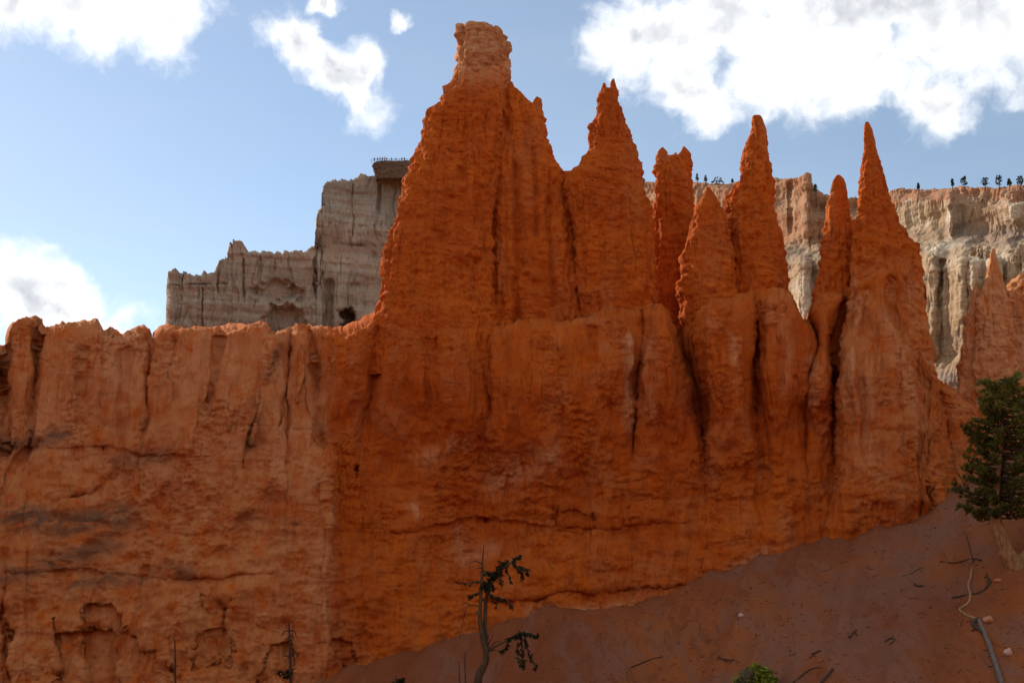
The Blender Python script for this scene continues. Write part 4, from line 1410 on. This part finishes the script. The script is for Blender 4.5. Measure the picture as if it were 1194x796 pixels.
pole(203, 745, 57.5, .075, 'bare thin sapling pole against the left wall', 1)
pole(536, 771, 49, .055, 'shorter of two bare stems left of the scraggly tree', -1)
pole(541, 760, 49.4, .055, 'taller of two bare stems left of the scraggly tree', .5)


# ------------------------------------------------------------------ dead wood and stones on the slope
def lying(name, pts, r0, r1, mat, label, cat, twigs=(), lift=.6):
    mb = MB()
    H = lambda q: ground_hit(*q) + Vector((0, 0, r0 * lift))
    mb.tube([H(q) for q in pts], r0, r1, 8, 5, .12)
    for t in twigs:
        mb.tube([H(q) for q in t], r1 * .9, r1 * .5, 6, 4)
    o = mb.build(name, mat, None, True, ground_hit(*pts[0]))
    tag(o, label, cat)


lying('fallen_log', [(1141, 724), (1147, 738), (1153.5, 753), (1161, 775), (1169, 800)], .085, .11, M_GREYWOOD, 'long grey weathered log running down the slope', 'log')
lying('dead_root', [(1133, 664), (1132, 674), (1129, 682), (1131, 692), (1131, 699), (1127, 706), (1119, 711), (1124, 716), (1130, 719), (1140, 723)], .055, .06, M_TANWOOD, 'pale tan crooked root above the grey log', 'root')
lying('fallen_branch', [(1110, 697), (1127, 694), (1140, 692), (1148, 688), (1155, 680), (1153, 675), (1149, 673)], .035, .05, M_DARKBARK, 'dark crooked branch crossing behind the tan root', 'branch', [[(1148, 688), (1152, 680), (1150, 668)], [(1140, 692), (1146, 688)]])
lying('fallen_branch', [(1096, 655), (1108, 657), (1118, 656), (1128, 653), (1138, 652), (1145, 654)], .04, .04, M_DARKBARK, 'thin dark twig lying level below the conifer', 'branch', [[(1135, 655), (1131, 640), (1127, 624)], [(1136, 654), (1130, 660)]])
lying('fallen_branch', [(1141, 723), (1135, 727), (1138, 733), (1146, 739)], .09, .05, M_DARKBARK, 'dark gnarled stump wood at the upper end of the grey log', 'branch', [[(1136, 728), (1131, 724)], [(1138, 733), (1133, 737)], [(1146, 739), (1150, 748)]])
lying('fallen_branch', [(1053, 672), (1062, 669), (1070, 664), (1076, 662)], .025, .015, M_DARKBARK, 'fine twig on the pale upper slope', 'branch')
lying('fallen_branch', [(1066, 682), (1071, 684), (1076, 683)], .06, .04, M_DARKBARK, 'short black wood chip on the upper slope', 'branch')
lying('fallen_branch', [(958, 797), (964, 789), (971, 781)], .07, .05, M_DARKBARK, 'stubby dark branch at the bottom edge right of the green shrub', 'branch')
lying('fallen_branch', [(925, 796), (940, 784), (947, 780), (956, 778)], .035, .02, M_DARKBARK, 'slender stick just right of the green shrub', 'branch')
lying('fallen_branch', [(838, 766), (844, 769), (856, 770)], .05, .03, M_DARKBARK, 'bent twig on the slope left above the green shrub', 'branch', [[(843, 769), (848, 773)]])
lying('fallen_branch', [(947, 764), (952, 761), (957, 759)], .06, .03, M_DARKBARK, 'small dark knot of wood above the stubby branch', 'branch', [[(951, 761), (944, 768)]])
lying('fallen_branch', [(990, 744), (996, 737), (999, 735)], .05, .03, M_DARKBARK, 'black splinter of wood on the middle slope', 'branch')
lying('fallen_branch', [(1032, 748), (1040, 744), (1043, 747), (1037, 752)], .035, .025, M_DARKBARK, 'curled dark twig on the lower slope', 'branch')
lying('fallen_branch', [(735, 778), (746, 774), (760, 768), (773, 766)], .03, .02, M_DARKBARK, 'fine curved stick below the wall, left of the slope', 'branch')


def stone(px, py, w, h, mat, label, seed, name='stone', cat='stone'):
    rg = np.random.default_rng(seed)
    p = ground_hit(px, py + h * .35)
    k = p.y / FPX
    R, K = 14, 22
    th = np.linspace(.02, math.pi - .02, R)[:, None]; ph = np.linspace(0, 2 * math.pi, K, endpoint=False)[None, :]
    D = np.stack([np.sin(th) * np.cos(ph), np.sin(th) * np.sin(ph), np.cos(th) + 0 * ph], -1)
    r = 1 + .28 * fbm(D + seed * 3.7, .9, 3)
    G = D * r[..., None] * np.array([w * k * .5, w * k * .42, h * k * .55])
    G = G + np.array([p.x, p.y, p.z + h * k * .22])
    o = mesh_obj(name, G, grid_faces(R, K, True), mat, origin=p, smooth=False if w < 6 else True)
    tag(o, label, cat)


stone(1152, 722, 13, 8, M_STONE, 'flat orange stone beside the upper end of the grey log', 1)
stone(1176, 760, 9, 9, M_PINKSTONE, 'round pinkish stone right of the grey log', 2)
stone(1164, 676, 9, 3.5, M_STONE, 'thin orange stone slab below the conifer trunk', 5)
stone(864, 717, 6, 5, M_PINKSTONE, 'small pale pink stone on the middle left of the slope', 7)


def pebbles():
    rg = np.random.default_rng(5)
    n = 9000
    Yp = 38 + 23 * rg.random(n); a = rg.uniform(.02, .50, n)
    X = a * Yp
    Z = ground_z(X, Yp)
    base = np.array([(1, 0, 0), (-1, 0, 0), (0, 1, 0), (0, -1, 0), (0, 0, 1), (0, 0, -1)], float)
    tri = np.array([(0, 2, 4), (2, 1, 4), (1, 3, 4), (3, 0, 4), (2, 0, 5), (1, 2, 5), (3, 1, 5), (0, 3, 5)])
    s = .014 + .07 * rg.random(n) ** 8
    V = base[None] * s[:, None, None] * (.6 + .8 * rg.random((n, 6, 1))) + np.stack([X, Yp, Z + s * .25], -1)[:, None]
    F = tri[None] + (np.arange(n) * 6)[:, None, None]
    tw = MB()
    rt = random.Random(77)
    for i in range(150):
        yy = rt.uniform(33, 58); xx = yy * rt.uniform(.14, .5)
        ang = rt.uniform(0, 6.28); L = rt.uniform(.12, .5)
        q = []
        for f in (-.5, 0, .5):
            x1, y1 = xx + math.cos(ang) * L * f + (rt.uniform(-.06, .06)), yy + math.sin(ang) * L * f
            q.append(Vector((x1, y1, float(ground_z(x1, y1)) + .02)))
        tw.tube(q, .016, .008, 4, 2)
    t = tw.build('twig_litter', M_DARKBARK)
    tag(t, 'fine twig litter strewn over the slope', 'twigs', kind='stuff')
    o = mesh_obj('gravel', V.reshape(-1, 3), F.reshape(-1, 3), M_GRAVEL, smooth=False)
    tag(o, 'scattered small stones on the slope', 'gravel', kind='stuff')


pebbles()
